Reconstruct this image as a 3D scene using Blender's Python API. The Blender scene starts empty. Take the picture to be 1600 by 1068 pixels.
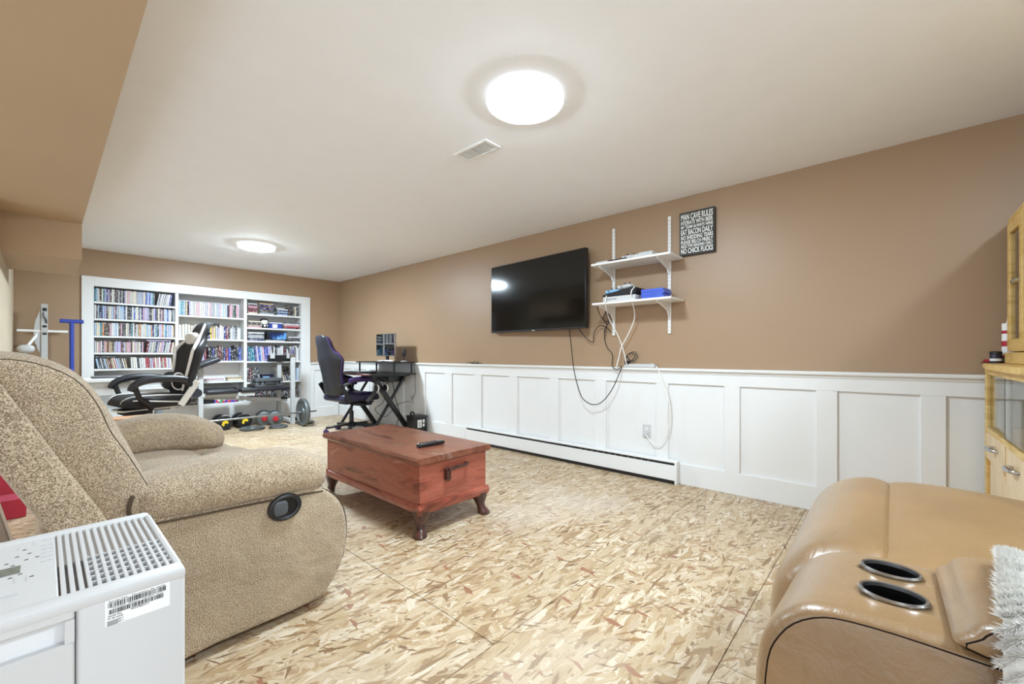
import bpy, bmesh, math, random
from mathutils import Vector, Matrix
R = math.radians
random.seed(7)
scn = bpy.context.scene
C = scn.collection

# ------------------------------------------------------------------ camera, world, exposure
FX = 660.0
cam_d = bpy.data.cameras.new('camera'); cam = bpy.data.objects.new('camera', cam_d); C.objects.link(cam)
cam_d.sensor_width = 36; cam_d.lens = FX / 1600 * 36; cam_d.clip_start = .02
cam_d.shift_y = (554 - 534) / 1600.0
YAW = math.atan2(732, 660)
CAMH = 1.035
cam.location = (0, 0, CAMH); cam.rotation_euler = (R(90), 0, YAW)
YAWV = YAW
# camera looks to the right of the far wall direction
cam.rotation_euler = (R(90), 0, -(math.atan2(732, 660)))
scn.camera = cam

w = bpy.data.worlds.new('world'); scn.world = w; w.use_nodes = True
w.node_tree.nodes['Background'].inputs[0].default_value = (.84, .92, 1, 1)
w.node_tree.nodes['Background'].inputs[1].default_value = .26
LAMP = 27.0          # strength of the round ceiling lamps
scn.view_settings.view_transform = 'Standard'; scn.view_settings.look = 'None'
scn.view_settings.gamma = 1; scn.view_settings.use_curve_mapping = False
scn.view_settings.exposure = 2.88
try:
    scn.cycles.max_bounces = 10; scn.cycles.diffuse_bounces = 6
except Exception: pass

# ------------------------------------------------------------------ materials
def lin(c):
    if isinstance(c, str):
        c = c.lstrip('#'); c = [int(c[i:i+2], 16) for i in (0, 2, 4)]
    r = []
    for v in c[:3]:
        v /= 255.0
        r.append(v/12.92 if v <= .04045 else ((v+.055)/1.055)**2.4)
    return (r[0], r[1], r[2], 1)
def new_mat(name):
    m = bpy.data.materials.new(name); m.use_nodes = True
    nt = m.node_tree; b = nt.nodes['Principled BSDF']
    return m, nt, b
def N(nt, t, **kw):
    n = nt.nodes.new(t)
    for k, v in kw.items():
        if k in n.inputs: n.inputs[k].default_value = v
        else: setattr(n, k, v)
    return n
def ramp(nt, stops, interp='LINEAR'):
    n = nt.nodes.new('ShaderNodeValToRGB'); n.color_ramp.interpolation = interp
    e = n.color_ramp.elements
    while len(e) > 1: e.remove(e[-1])
    e[0].position = stops[0][0]; e[0].color = stops[0][1]
    for p, c in stops[1:]:
        x = e.new(p); x.color = c
    return n
def scl(c, k): return (c[0]*k, c[1]*k, c[2]*k, 1)
def mat(name, col, rough=.5, metal=0, var=.06, vs=6, bump=0, bs=120, spec=.5, coat=0, stretch=None, alpha=None):
    m, nt, b = new_mat(name)
    c = lin(col)
    b.inputs['Roughness'].default_value = rough; b.inputs['Metallic'].default_value = metal
    b.inputs['Specular IOR Level'].default_value = spec
    if coat: b.inputs['Coat Weight'].default_value = coat; b.inputs['Coat Roughness'].default_value = .12
    tc = N(nt, 'ShaderNodeTexCoord'); src = tc.outputs['Object']
    if stretch:
        mp = N(nt, 'ShaderNodeMapping'); mp.inputs['Scale'].default_value = stretch
        nt.links.new(src, mp.inputs[0]); src = mp.outputs[0]
    nz = N(nt, 'ShaderNodeTexNoise', Scale=vs, Detail=4.0)
    nt.links.new(src, nz.inputs['Vector'])
    rp = ramp(nt, [(.3, scl(c, 1-var)), (.7, scl(c, 1+var))])
    nt.links.new(nz.outputs[0], rp.inputs[0]); nt.links.new(rp.outputs[0], b.inputs['Base Color'])
    if bump:
        n2 = N(nt, 'ShaderNodeTexNoise', Scale=bs, Detail=3.0); nt.links.new(src, n2.inputs['Vector'])
        bp = N(nt, 'ShaderNodeBump', Strength=bump, Distance=.01); nt.links.new(n2.outputs[0], bp.inputs['Height'])
        nt.links.new(bp.outputs[0], b.inputs['Normal'])
    return m
def fabric(name, a, bcol, scale=260, bump=.5):
    m, nt, b = new_mat(name); b.inputs['Roughness'].default_value = .95; b.inputs['Specular IOR Level'].default_value = .15
    try: b.inputs['Sheen Weight'].default_value = .25
    except Exception: pass
    tc = N(nt, 'ShaderNodeTexCoord')
    n1 = N(nt, 'ShaderNodeTexNoise', Scale=float(scale), Detail=2.0); nt.links.new(tc.outputs['Object'], n1.inputs['Vector'])
    n2 = N(nt, 'ShaderNodeTexNoise', Scale=5.0, Detail=4.0); nt.links.new(tc.outputs['Object'], n2.inputs['Vector'])
    rp = ramp(nt, [(.39, lin(a)), (.61, lin(bcol))]); nt.links.new(n1.outputs[0], rp.inputs[0])
    r2 = ramp(nt, [(.3, (.86, .85, .84, 1)), (.7, (1.08, 1.07, 1.05, 1))]); nt.links.new(n2.outputs[0], r2.inputs[0])
    mx = N(nt, 'ShaderNodeMix', data_type='RGBA', blend_type='MULTIPLY'); mx.inputs[0].default_value = 1
    nt.links.new(rp.outputs[0], mx.inputs[6]); nt.links.new(r2.outputs[0], mx.inputs[7])
    nt.links.new(mx.outputs[2], b.inputs['Base Color'])
    bp = N(nt, 'ShaderNodeBump', Strength=bump, Distance=.004); nt.links.new(n1.outputs[0], bp.inputs['Height'])
    n3 = N(nt, 'ShaderNodeTexNoise', Scale=9.0, Detail=3.0); nt.links.new(tc.outputs['Object'], n3.inputs['Vector'])
    b2 = N(nt, 'ShaderNodeBump', Strength=.35, Distance=.05); nt.links.new(n3.outputs[0], b2.inputs['Height'])
    nt.links.new(bp.outputs[0], b2.inputs['Normal']); nt.links.new(b2.outputs[0], b.inputs['Normal'])
    return m
def leather(name, col):
    m, nt, b = new_mat(name); b.inputs['Roughness'].default_value = .36; b.inputs['Specular IOR Level'].default_value = .6; b.inputs['Coat Weight'].default_value = .6; b.inputs['Coat Roughness'].default_value = .28
    tc = N(nt, 'ShaderNodeTexCoord')
    n2 = N(nt, 'ShaderNodeTexNoise', Scale=7.0, Detail=5.0); nt.links.new(tc.outputs['Object'], n2.inputs['Vector'])
    c = lin(col)
    r2 = ramp(nt, [(.3, scl(c, .9)), (.7, scl(c, 1.1))]); nt.links.new(n2.outputs[0], r2.inputs[0]); nt.links.new(r2.outputs[0], b.inputs['Base Color'])
    v = N(nt, 'ShaderNodeTexVoronoi', Scale=260.0); nt.links.new(tc.outputs['Object'], v.inputs['Vector'])
    mp = N(nt, 'ShaderNodeMapping'); mp.inputs['Scale'].default_value = (5, 26, 20); nt.links.new(tc.outputs['Object'], mp.inputs[0])
    n3 = N(nt, 'ShaderNodeTexNoise', Scale=1.0, Detail=4.0, Distortion=.6); nt.links.new(mp.outputs[0], n3.inputs['Vector'])
    bp = N(nt, 'ShaderNodeBump', Strength=.12, Distance=.002); nt.links.new(v.outputs[0], bp.inputs['Height'])
    b2 = N(nt, 'ShaderNodeBump', Strength=.28, Distance=.02); nt.links.new(n3.outputs[0], b2.inputs['Height'])
    nt.links.new(bp.outputs[0], b2.inputs['Normal']); nt.links.new(b2.outputs[0], b.inputs['Normal'])
    return m
def wood(name, cols, stretch, rough=.35, coat=0, scale=1.0, bump=.08):
    m, nt, b = new_mat(name); b.inputs['Roughness'].default_value = rough
    if coat: b.inputs['Coat Weight'].default_value = coat; b.inputs['Coat Roughness'].default_value = .15
    tc = N(nt, 'ShaderNodeTexCoord'); mp = N(nt, 'ShaderNodeMapping'); mp.inputs['Scale'].default_value = stretch
    nt.links.new(tc.outputs['Object'], mp.inputs[0])
    n1 = N(nt, 'ShaderNodeTexNoise', Scale=scale, Detail=6.0, Distortion=1.2); nt.links.new(mp.outputs[0], n1.inputs['Vector'])
    k = len(cols)
    rp = ramp(nt, [(.28 + .44*i/(k-1), lin(c)) for i, c in enumerate(cols)])
    nt.links.new(n1.outputs[0], rp.inputs[0]); nt.links.new(rp.outputs[0], b.inputs['Base Color'])
    bp = N(nt, 'ShaderNodeBump', Strength=bump, Distance=.004); nt.links.new(n1.outputs[0], bp.inputs['Height']); nt.links.new(bp.outputs[0], b.inputs['Normal'])
    return m
def osb():
    m, nt, b = new_mat('osb'); b.inputs['Roughness'].default_value = .42
    tc = N(nt, 'ShaderNodeTexCoord'); L = nt.links.new
    wn = N(nt, 'ShaderNodeTexNoise', Scale=3.0, Detail=2.0); L(tc.outputs['Object'], wn.inputs['Vector'])
    ws = N(nt, 'ShaderNodeVectorMath', operation='SCALE'); ws.inputs['Scale'].default_value = .05; L(wn.outputs['Color'], ws.inputs[0])
    wa = N(nt, 'ShaderNodeVectorMath', operation='ADD'); L(tc.outputs['Object'], wa.inputs[0]); L(ws.outputs[0], wa.inputs[1])
    pal = [(0, lin('#86694a')), (.06, lin('#9a7e5b')), (.18, lin('#ab906c')), (.34, lin('#baa382')), (.5, lin('#c4af92')), (.66, lin('#b09673')), (.8, lin('#c9b79d')), (.93, lin('#d2c3ac')), (1, lin('#a08262'))]
    prev = None; hprev = None
    for i, (ang, sx, sy, thr) in enumerate([(12, 8, 36, 0), (-24, 8, 42, .4), (48, 9, 44, .62), (78, 10, 46, .76), (-58, 9, 46, .78), (-8, 8, 40, .6), (28, 10, 60, .75), (0, 9, 70, .72)]):
        mp = N(nt, 'ShaderNodeMapping'); mp.inputs['Rotation'].default_value = (0, 0, R(ang)); mp.inputs['Location'].default_value = (i*3.7, i*1.3, 0)
        L(wa.outputs[0], mp.inputs[0])
        m2 = N(nt, 'ShaderNodeMapping'); m2.inputs['Scale'].default_value = (sx, sy, 0); L(mp.outputs[0], m2.inputs[0])
        v = N(nt, 'ShaderNodeTexVoronoi', Scale=1.0, distance='MANHATTAN'); L(m2.outputs[0], v.inputs['Vector'])
        sp = N(nt, 'ShaderNodeSeparateColor'); L(v.outputs['Color'], sp.inputs[0])
        rp = ramp(nt, pal); L(sp.outputs[0], rp.inputs[0])
        # grain inside the strand
        m3 = N(nt, 'ShaderNodeMapping'); m3.inputs['Scale'].default_value = (14, 260, 1); L(mp.outputs[0], m3.inputs[0])
        g = N(nt, 'ShaderNodeTexNoise', Scale=1.0, Detail=2.0); L(m3.outputs[0], g.inputs['Vector'])
        gr = ramp(nt, [(.3, (.78, .75, .71, 1)), (.6, (1.06, 1.06, 1.06, 1))]); L(g.outputs[0], gr.inputs[0])
        mu = N(nt, 'ShaderNodeMix', data_type='RGBA', blend_type='MULTIPLY'); mu.inputs[0].default_value = .8
        L(rp.outputs[0], mu.inputs[6]); L(gr.outputs[0], mu.inputs[7])
        col = mu.outputs[2]
        if prev is None: prev = col; hprev = sp.outputs[1]
        else:
            gt = N(nt, 'ShaderNodeMath', operation='GREATER_THAN'); gt.inputs[1].default_value = thr; L(sp.outputs[1], gt.inputs[0])
            mx = N(nt, 'ShaderNodeMix', data_type='RGBA'); L(gt.outputs[0], mx.inputs[0]); L(prev, mx.inputs[6]); L(col, mx.inputs[7]); prev = mx.outputs[2]
            mh = N(nt, 'ShaderNodeMix', data_type='FLOAT'); L(gt.outputs[0], mh.inputs[0]); L(hprev, mh.inputs[2]); L(sp.outputs[2], mh.inputs[3]); hprev = mh.outputs[0]
    # few small dark red-brown strands
    for i, (ang, sx, sy, thr, cc) in enumerate([(33, 16, 80, .989, '#98754f'), (-15, 17, 110, .988, '#8a6a4c'), (100, 18, 70, .985, '#97694f'), (60, 24, 150, .984, '#7a5e44'), (15, 22, 170, .980, '#7c624a')]):
        mp = N(nt, 'ShaderNodeMapping'); mp.inputs['Rotation'].default_value = (0, 0, R(ang)); mp.inputs['Location'].default_value = (i*5.1, 9+i, 0); L(wa.outputs[0], mp.inputs[0])
        m2 = N(nt, 'ShaderNodeMapping'); m2.inputs['Scale'].default_value = (sx, sy, 0); L(mp.outputs[0], m2.inputs[0])
        v = N(nt, 'ShaderNodeTexVoronoi', Scale=1.0, distance='MANHATTAN'); L(m2.outputs[0], v.inputs['Vector'])
        sp = N(nt, 'ShaderNodeSeparateColor'); L(v.outputs['Color'], sp.inputs[0])
        gt = N(nt, 'ShaderNodeMath', operation='GREATER_THAN'); gt.inputs[1].default_value = thr; L(sp.outputs[1], gt.inputs[0])
        mx = N(nt, 'ShaderNodeMix', data_type='RGBA'); L(gt.outputs[0], mx.inputs[0]); L(prev, mx.inputs[6]); mx.inputs[7].default_value = lin(cc); prev = mx.outputs[2]
    # worn, pale scuffed zones
    n9 = N(nt, 'ShaderNodeTexNoise', Scale=.9, Detail=5.0); L(tc.outputs['Object'], n9.inputs['Vector'])
    r9 = ramp(nt, [(.5, (0, 0, 0, 1)), (.68, (.5, .5, .5, 1))]); L(n9.outputs[0], r9.inputs[0])
    mx = N(nt, 'ShaderNodeMix', data_type='RGBA'); L(r9.outputs[0], mx.inputs[0]); L(prev, mx.inputs[6]); mx.inputs[7].default_value = lin('#cdbfae')
    L(mx.outputs[2], b.inputs['Base Color'])
    bp = N(nt, 'ShaderNodeBump', Strength=.25, Distance=.004); L(hprev, bp.inputs['Height']); L(bp.outputs[0], b.inputs['Normal'])
    return m
def spine_mat(name, rough):
    m, nt, b = new_mat(name); b.inputs['Roughness'].default_value = rough; L = nt.links.new
    oi = N(nt, 'ShaderNodeObjectInfo'); tc = N(nt, 'ShaderNodeTexCoord')
    rv = N(nt, 'ShaderNodeVectorMath', operation='SCALE'); rv.inputs[0].default_value = (17, 31, 53); L(oi.outputs['Random'], rv.inputs['Scale'])
    ad = N(nt, 'ShaderNodeVectorMath', operation='ADD'); L(tc.outputs['Object'], ad.inputs[0]); L(rv.outputs[0], ad.inputs[1])
    mp = N(nt, 'ShaderNodeMapping'); mp.inputs['Scale'].default_value = (1.6, .2, 7); L(ad.outputs[0], mp.inputs[0])
    n = N(nt, 'ShaderNodeTexNoise', Scale=1.0, Detail=2.0); L(mp.outputs[0], n.inputs['Vector'])
    gt = ramp(nt, [(.5, (0, 0, 0, 1)), (.7, (.6, .6, .6, 1))]); L(n.outputs[0], gt.inputs[0])
    hs = N(nt, 'ShaderNodeInvert'); L(oi.outputs['Color'], hs.inputs['Color'])
    tint = N(nt, 'ShaderNodeMix', data_type='RGBA'); tint.inputs[0].default_value = .45; L(hs.outputs[0], tint.inputs[6]); tint.inputs[7].default_value = (.8, .8, .8, 1)
    mx = N(nt, 'ShaderNodeMix', data_type='RGBA'); L(gt.outputs[0], mx.inputs[0]); L(oi.outputs['Color'], mx.inputs[6]); L(tint.outputs[2], mx.inputs[7])
    L(mx.outputs[2], b.inputs['Base Color'])
    return m
def glass(name, tint=(.95, .98, .97), rough=0.0):
    m, nt, b = new_mat(name)
    b.inputs['Base Color'].default_value = (*tint, 1); b.inputs['Roughness'].default_value = rough
    b.inputs['Transmission Weight'].default_value = 1; b.inputs['IOR'].default_value = 1.15
    return m

M = {}
M['brown'] = mat('brown_paint', '#a2866a', .42, var=.02, vs=2, bump=.04, bs=300)
M['brown_soffit'] = mat('brown_soffit_paint', '#b99f80', .6, var=.02, vs=2, bump=.04, bs=300)
M['beige'] = mat('beige_paint', '#c6b79d', .6, var=.02, bump=.03)
M['ceil'] = mat('ceiling_paint', '#f5f6f8', .8, var=.01, bump=.03, bs=200)
M['white'] = mat('white_trim_paint', '#e3e3e2', .35, var=.012, vs=3, bump=.02, bs=90)
M['whitem'] = mat('white_metal', '#ecebe8', .35, var=.01)
M['wplastic'] = mat('white_plastic', '#c6c6c6', .38, var=.008)
M['wplastic2'] = mat('pale_grey_plastic', '#d9dadb', .4, var=.01)
M['vcav'] = mat('vent_grey', '#a9aeb4', .6)
M['osb'] = osb()
M['sub'] = mat('subfloor', '#4a3a2a', .9)
M['recl'] = fabric('recliner_fabric', '#7f6d58', '#cdbba2', 310, .4)
M['reclseam'] = mat('seam_thread', '#4b3d2d', .9)
M['leather'] = leather('taupe_leather', '#8b6d4a')
M['leatherseam'] = mat('leather_seam', '#2a1f16', .95, spec=.1)
M['black'] = mat('black_plastic', '#17171a', .4, var=.1)
M['blackm'] = mat('black_metal', '#1d1c1f', .35, var=.1)
M['blackl'] = mat('black_leather', '#24242a', .38, var=.1, bump=.1, bs=200)
M['blackf'] = mat('black_mesh_fabric', '#201d20', .8, var=.15, vs=60, bump=.2, bs=300)
M['purple'] = mat('purple_leather', '#3f2b5e', .42, var=.1)
M['navy'] = mat('navy_leather', '#1f1c34', .45, var=.1)
M['whitel'] = mat('white_leather', '#e3e0db', .4, var=.03)
M['chrome'] = mat('chrome', '#c8cacc', .12, 1, var=.02)
M['steel'] = mat('brushed_steel', '#a9aaac', .3, 1, var=.05)
M['greym'] = mat('grey_enamel', '#b9b9b8', .4, var=.03)
M['iron'] = mat('cast_iron', '#6b7070', .45, .5, var=.1, bump=.2, bs=60)
M['dgrey'] = mat('dark_grey_plastic', '#4a4d50', .5, var=.1)
M['red'] = mat('red_paint', '#b3202c', .4)
M['redbox'] = mat('red_carton', '#a51f33', .6, var=.15, vs=8)
M['candy_pink'] = mat('pink_print', '#c4506a', .6, var=.2, vs=12)
M['yellow'] = mat('yellow_paint', '#e6c52a', .4)
M['blue'] = mat('blue_enamel', '#3448a0', .3, var=.05)
M['bluec'] = mat('blue_case', '#5069cc', .35, var=.06)
M['lblue'] = mat('light_blue_plastic', '#8dbde0', .4)
M['cable_k'] = mat('black_rubber', '#221d1a', .5)
M['cable_w'] = mat('white_rubber', '#e8e6e2', .5)
M['chest'] = wood('cherry_wood', ['#4a241b', '#8a4434', '#a85c4a', '#97503f', '#bd8070'], (2.0, 2.6, 16), .3, .25, 1.0)
M['chesttop'] = wood('worn_cherry_wood', ['#43201a', '#6a3828', '#85503c', '#6e3d2c', '#a5897a'], (7, 2.0, 5), .3, .2, .9)
M['chestfoot'] = wood('dark_cherry_wood', ['#241412', '#4a2a24', '#5f3a34'], (8, 8, 8), .3, .3)
M['ply'] = wood('birch_plywood', ['#bb9148', '#cfaa62', '#dcbd7c', '#c59c54'], (3, 3, 20), .45, 0, 1.0)
M['ply2'] = wood('pale_plywood', ['#d3b58c', '#dfc59f', '#e6d2b0'], (12, 3, 3), .45, 0, 1.0)
M['oak'] = wood('orange_wood', ['#9a5d22', '#b97a38', '#c98f4e'], (6, 6, 1.5), .4, 0, 2.0)
M['deskred'] = wood('dark_red_wood', ['#3c1d18', '#5a2d26', '#6e3c32'], (2, 12, 2), .35, .2)
M['greywood'] = wood('weathered_wood', ['#7d6c5c', '#9a8876', '#b3a18d'], (12, 12, 2), .6, 0)
M['cutwood'] = wood('light_wood', ['#b98a63', '#c99c78', '#a87752'], (3, 12, 3), .5, 0)
M['glass'] = glass('clear_glass')
M['glassedge'] = mat('glass_edge', '#33413d', .2)
M['paper'] = mat('white_paper', '#e9e9e9', .7)
M['ink'] = mat('dark_ink', '#2c2c2e', .7)
M['inkgrey'] = mat('pale_grey_ink', '#b9bcbe', .7)
M['signboard'] = mat('charcoal_board', '#3b3c3b', .7, var=.15, vs=14)
M['signtext'] = mat('sign_white', '#eeefea', .7, var=.04, vs=80)
M['lcd'] = mat('lcd_grey', '#6c7069', .25, var=.15, vs=120)
M['screen'] = mat('tv_glass', '#050506', .10, var=0, spec=.5)
M['mscreen'] = mat('monitor_glass', '#050506', .02, spec=2.0)
M['fur'] = mat('white_fur', '#dddbd6', .95, var=.05, vs=30)
M['case'] = spine_mat('disc_case_print', .35)
M['book'] = spine_mat('book_cover_print', .55)
M['pages'] = mat('page_paper', '#e2d8c2', .8)
M['holebk'] = mat('cup_black', '#08080a', .4)
def emis(name, col, s):
    m, nt, b = new_mat(name); b.inputs['Base Color'].default_value = col; b.inputs['Emission Color'].default_value = col
    b.inputs['Emission Strength'].default_value = s; return m
M['lamp'] = emis('lamp_diffuser', (.73, .885, 1, 1), LAMP)
M['lamp_rim'] = emis('lamp_rim_glow', (.88, .94, 1, 1), .10)  # faint glow added to whiten the rim and lift the dark ring around it
M['lamp_bright'] = emis('bright_lamp_diffuser', (.73, .885, 1, 1), LAMP*2.0)
M['lamp_fill'] = emis('fill_lamp_diffuser', (.73, .885, 1, 1), LAMP*.12)
def galaxy():
    m, nt, b = new_mat('galaxy_print'); b.inputs['Roughness'].default_value = .35; L = nt.links.new
    tc = N(nt, 'ShaderNodeTexCoord'); n = N(nt, 'ShaderNodeTexNoise', Scale=7.0, Detail=6.0); L(tc.outputs['Object'], n.inputs['Vector'])
    r = ramp(nt, [(.35, lin('#0c0f22')), (.52, lin('#1d3a74')), (.62, lin('#5fa0dc')), (.72, lin('#dfeefa'))]); L(n.outputs[0], r.inputs[0]); L(r.outputs[0], b.inputs['Base Color'])
    return m
M['galaxy'] = galaxy()
def multi(name, cols, scale):
    m, nt, b = new_mat(name); L = nt.links.new
    tc = N(nt, 'ShaderNodeTexCoord'); v = N(nt, 'ShaderNodeTexVoronoi', Scale=scale); L(tc.outputs['Object'], v.inputs['Vector'])
    s = N(nt, 'ShaderNodeSeparateColor'); L(v.outputs['Color'], s.inputs[0])
    r = ramp(nt, [(i/len(cols), lin(c)) for i, c in enumerate(cols)], 'CONSTANT'); L(s.outputs[0], r.inputs[0]); L(r.outputs[0], b.inputs['Base Color'])
    return m
M['candy'] = multi('bright_print', ['#d23a52', '#5b3fa8', '#3fa860', '#e8e4ee', '#3f62c8', '#e89a3a'], 28)

# ------------------------------------------------------------------ mesh builder
class MB:
    def __init__(s): s.bm = bmesh.new()
    def box(s, x0, x1, y0, y1, z0, z1, bev=0, seg=1):
        g = bmesh.ops.create_cube(s.bm, size=1)
        vs = g['verts']
        for v in vs:
            v.co = Vector(((x0+x1)/2 + v.co.x*(x1-x0), (y0+y1)/2 + v.co.y*(y1-y0), (z0+z1)/2 + v.co.z*(z1-z0)))
        if bev:
            es = list({e for v in vs for e in v.link_edges})
            bmesh.ops.bevel(s.bm, geom=es, offset=bev, segments=seg, affect='EDGES', profile=.5)
        return s
    def obox(s, c, size, rot=(0, 0, 0), bev=0, seg=1):
        from mathutils import Euler
        g = bmesh.ops.create_cube(s.bm, size=1); vs = g['verts']
        mt = Matrix.Translation(c) @ Euler(rot).to_matrix().to_4x4() @ Matrix.Diagonal((*size, 1))
        bmesh.ops.transform(s.bm, matrix=mt, verts=vs)
        if bev:
            es = list({e for v in vs for e in v.link_edges})
            bmesh.ops.bevel(s.bm, geom=es, offset=bev, segments=seg, affect='EDGES', profile=.5)
        return s
    def beam(s, p0, p1, wx, wz, up=(0, 0, 1), bev=.003):
        p0 = Vector(p0); p1 = Vector(p1); d = (p1-p0); L = d.length; d.normalize()
        u = Vector(up)
        if abs(d.dot(u)) > .98: u = Vector((0, 1, 0))
        sx = d.cross(u).normalized(); sz = sx.cross(d).normalized()
        g = bmesh.ops.create_cube(s.bm, size=1); vs = g['verts']
        c = (p0+p1)/2
        for v in vs: v.co = c + d*(v.co.y*L) + sx*(v.co.x*wx) + sz*(v.co.z*wz)
        if bev:
            es = list({e for v in vs for e in v.link_edges})
            bmesh.ops.bevel(s.bm, geom=es, offset=bev, segments=1, affect='EDGES')
        return s
    def loft(s, rings, cap=True, closed=True):
        rv = [[s.bm.verts.new(p) for p in r] for r in rings]
        n = len(rings[0])
        for a, b in zip(rv[:-1], rv[1:]):
            for i in range(n if closed else n-1):
                j = (i+1) % n
                try: s.bm.faces.new((a[i], a[j], b[j], b[i]))
                except ValueError: pass
        if cap:
            try: s.bm.faces.new(list(reversed(rv[0]))); s.bm.faces.new(rv[-1])
            except ValueError: pass
        return s
    def cyl(s, p0, p1, r0, r1=None, n=20):
        r1 = r0 if r1 is None else r1
        return s.tube([p0, p1], [r0, r1], n, smooth=False)
    def tube(s, pts, r, n=8, smooth=True, div=6, closed=False):
        P = [Vector(p) for p in pts]
        if smooth and len(P) > 2:
            Q = []; RR = []
            rs = r if isinstance(r, (list, tuple)) else [r]*len(P)
            for i in range(len(P)-1):
                a = P[max(i-1, 0)]; b = P[i]; c = P[i+1]; d = P[min(i+2, len(P)-1)]
                for k in range(div):
                    t = k/div
                    Q.append(.5*((2*b) + (c-a)*t + (2*a-5*b+4*c-d)*t*t + (3*b-a-3*c+d)*t**3)); RR.append(rs[i]*(1-t)+rs[i+1]*t)
            Q.append(P[-1]); RR.append(rs[-1]); P = Q; r = RR
        rs = r if isinstance(r, (list, tuple)) else [r]*len(P)
        T = []
        for i in range(len(P)):
            t = P[min(i+1, len(P)-1)] - P[max(i-1, 0)]
            T.append(t.normalized() if t.length > 1e-9 else Vector((0, 0, 1)))
        u = T[0].orthogonal().normalized(); rings = []
        for i, p in enumerate(P):
            u = (u - T[i]*u.dot(T[i]))
            u = u.normalized() if u.length > 1e-6 else T[i].orthogonal().normalized()
            v = T[i].cross(u)
            rings.append([p + (u*math.cos(2*math.pi*k/n) + v*math.sin(2*math.pi*k/n))*rs[i] for k in range(n)])
        return s.loft(rings)
    def lathe(s, prof, c=(0, 0, 0), axis='z', n=28, cap=True):
        rings = []
        for r, h in prof:
            ring = []
            for k in range(n):
                a = 2*math.pi*k/n; x, y = r*math.cos(a), r*math.sin(a)
                q = {'z': (x, y, h), 'y': (x, h, -y), 'x': (h, x, y)}[axis]
                ring.append((c[0]+q[0], c[1]+q[1], c[2]+q[2]))
            rings.append(ring)
        return s.loft(rings, cap)
    def prism(s, poly, axis, a, b, bev=0, seg=2):
        def q(p, t): return {'x': (t, p[0], p[1]), 'y': (p[0], t, p[1]), 'z': (p[0], p[1], t)}[axis]
        va = [s.bm.verts.new(q(p, a)) for p in poly]; vb = [s.bm.verts.new(q(p, b)) for p in poly]
        n = len(poly); fs = []
        fs.append(s.bm.faces.new(va)); fs.append(s.bm.faces.new(list(reversed(vb))))
        for i in range(n):
            j = (i+1) % n; fs.append(s.bm.faces.new((va[j], va[i], vb[i], vb[j])))
        if bev:
            es = [e for e in fs[0].edges] + [e for e in fs[1].edges]
            bmesh.ops.bevel(s.bm, geom=es, offset=bev, segments=seg, affect='EDGES')
        return s
    def pill(s, c, size, e1=.5, e2=.5, nu=28, nv=14):
        def pw(v, e): return math.copysign(abs(v)**e, v)
        rings = []
        for i in range(1, nv):
            ph = -math.pi/2 + math.pi*i/nv
            ring = []
            for k in range(nu):
                th = 2*math.pi*k/nu
                ring.append((c[0]+size[0]/2*pw(math.cos(ph), e1)*pw(math.cos(th), e2), c[1]+size[1]/2*pw(math.cos(ph), e1)*pw(math.sin(th), e2), c[2]+size[2]/2*pw(math.sin(ph), e1)))
            rings.append(ring)
        return s.loft(rings)
    def extrude_profile(s, prof, axis, a, b, rnd=.05, k=5, inset=.06):
        """closed profile swept along an axis, ends rounded by shrinking towards the profile centre"""
        cx = sum(p[0] for p in prof)/len(prof); cy = sum(p[1] for p in prof)/len(prof)
        L = []
        for i in range(k+1):
            t = i/k*math.pi/2
            L.append((a + rnd*(1-math.cos(t)), inset*(1-math.sin(t))))
        mid = [(a + rnd + (b-a-2*rnd)*i/6, 0) for i in range(1, 6)]
        Rr = [(b - rnd*(1-math.cos(i/k*math.pi/2)), inset*(1-math.sin(i/k*math.pi/2))) for i in range(k, -1, -1)]
        rings = []
        for pos, ins in L + mid + Rr:
            ring = []
            for p in prof:
                d = math.hypot(p[0]-cx, p[1]-cy); f = max(0.05, (d-ins)/d) if d > 1e-6 else 1
                x, y = cx+(p[0]-cx)*f, cy+(p[1]-cy)*f
                ring.append({'x': (pos, x, y), 'y': (x, pos, y), 'z': (x, y, pos)}[axis])
            rings.append(ring)
        return s.loft(rings)
    def torus(s, c, R0, r, axis='z', n=28, m=8, sx=1, sy=1):
        pts = []
        for k in range(n):
            a = 2*math.pi*k/n; x, y = R0*math.cos(a)*sx, R0*math.sin(a)*sy
            ring = []
            for j in range(m):
                b = 2*math.pi*j/m; rr = 1 + r/R0*math.cos(b)
                p = (x*rr, y*rr, r*math.sin(b))
                q = {'z': p, 'y': (p[0], p[2], -p[1]), 'x': (p[2], p[0], p[1])}[axis]
                ring.append((c[0]+q[0], c[1]+q[1], c[2]+q[2]))
            pts.append(ring)
        pts.append(pts[0][:])
        rv = [[s.bm.verts.new(p) for p in r_] for r_ in pts[:-1]]
        for k in range(n):
            a_, b_ = rv[k], rv[(k+1) % n]
            for j in range(m): s.bm.faces.new((a_[j], a_[(j+1) % m], b_[(j+1) % m], b_[j]))
        return s
    def xf(s, mt):
        bmesh.ops.transform(s.bm, matrix=mt, verts=s.bm.verts[:]); return s
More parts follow.
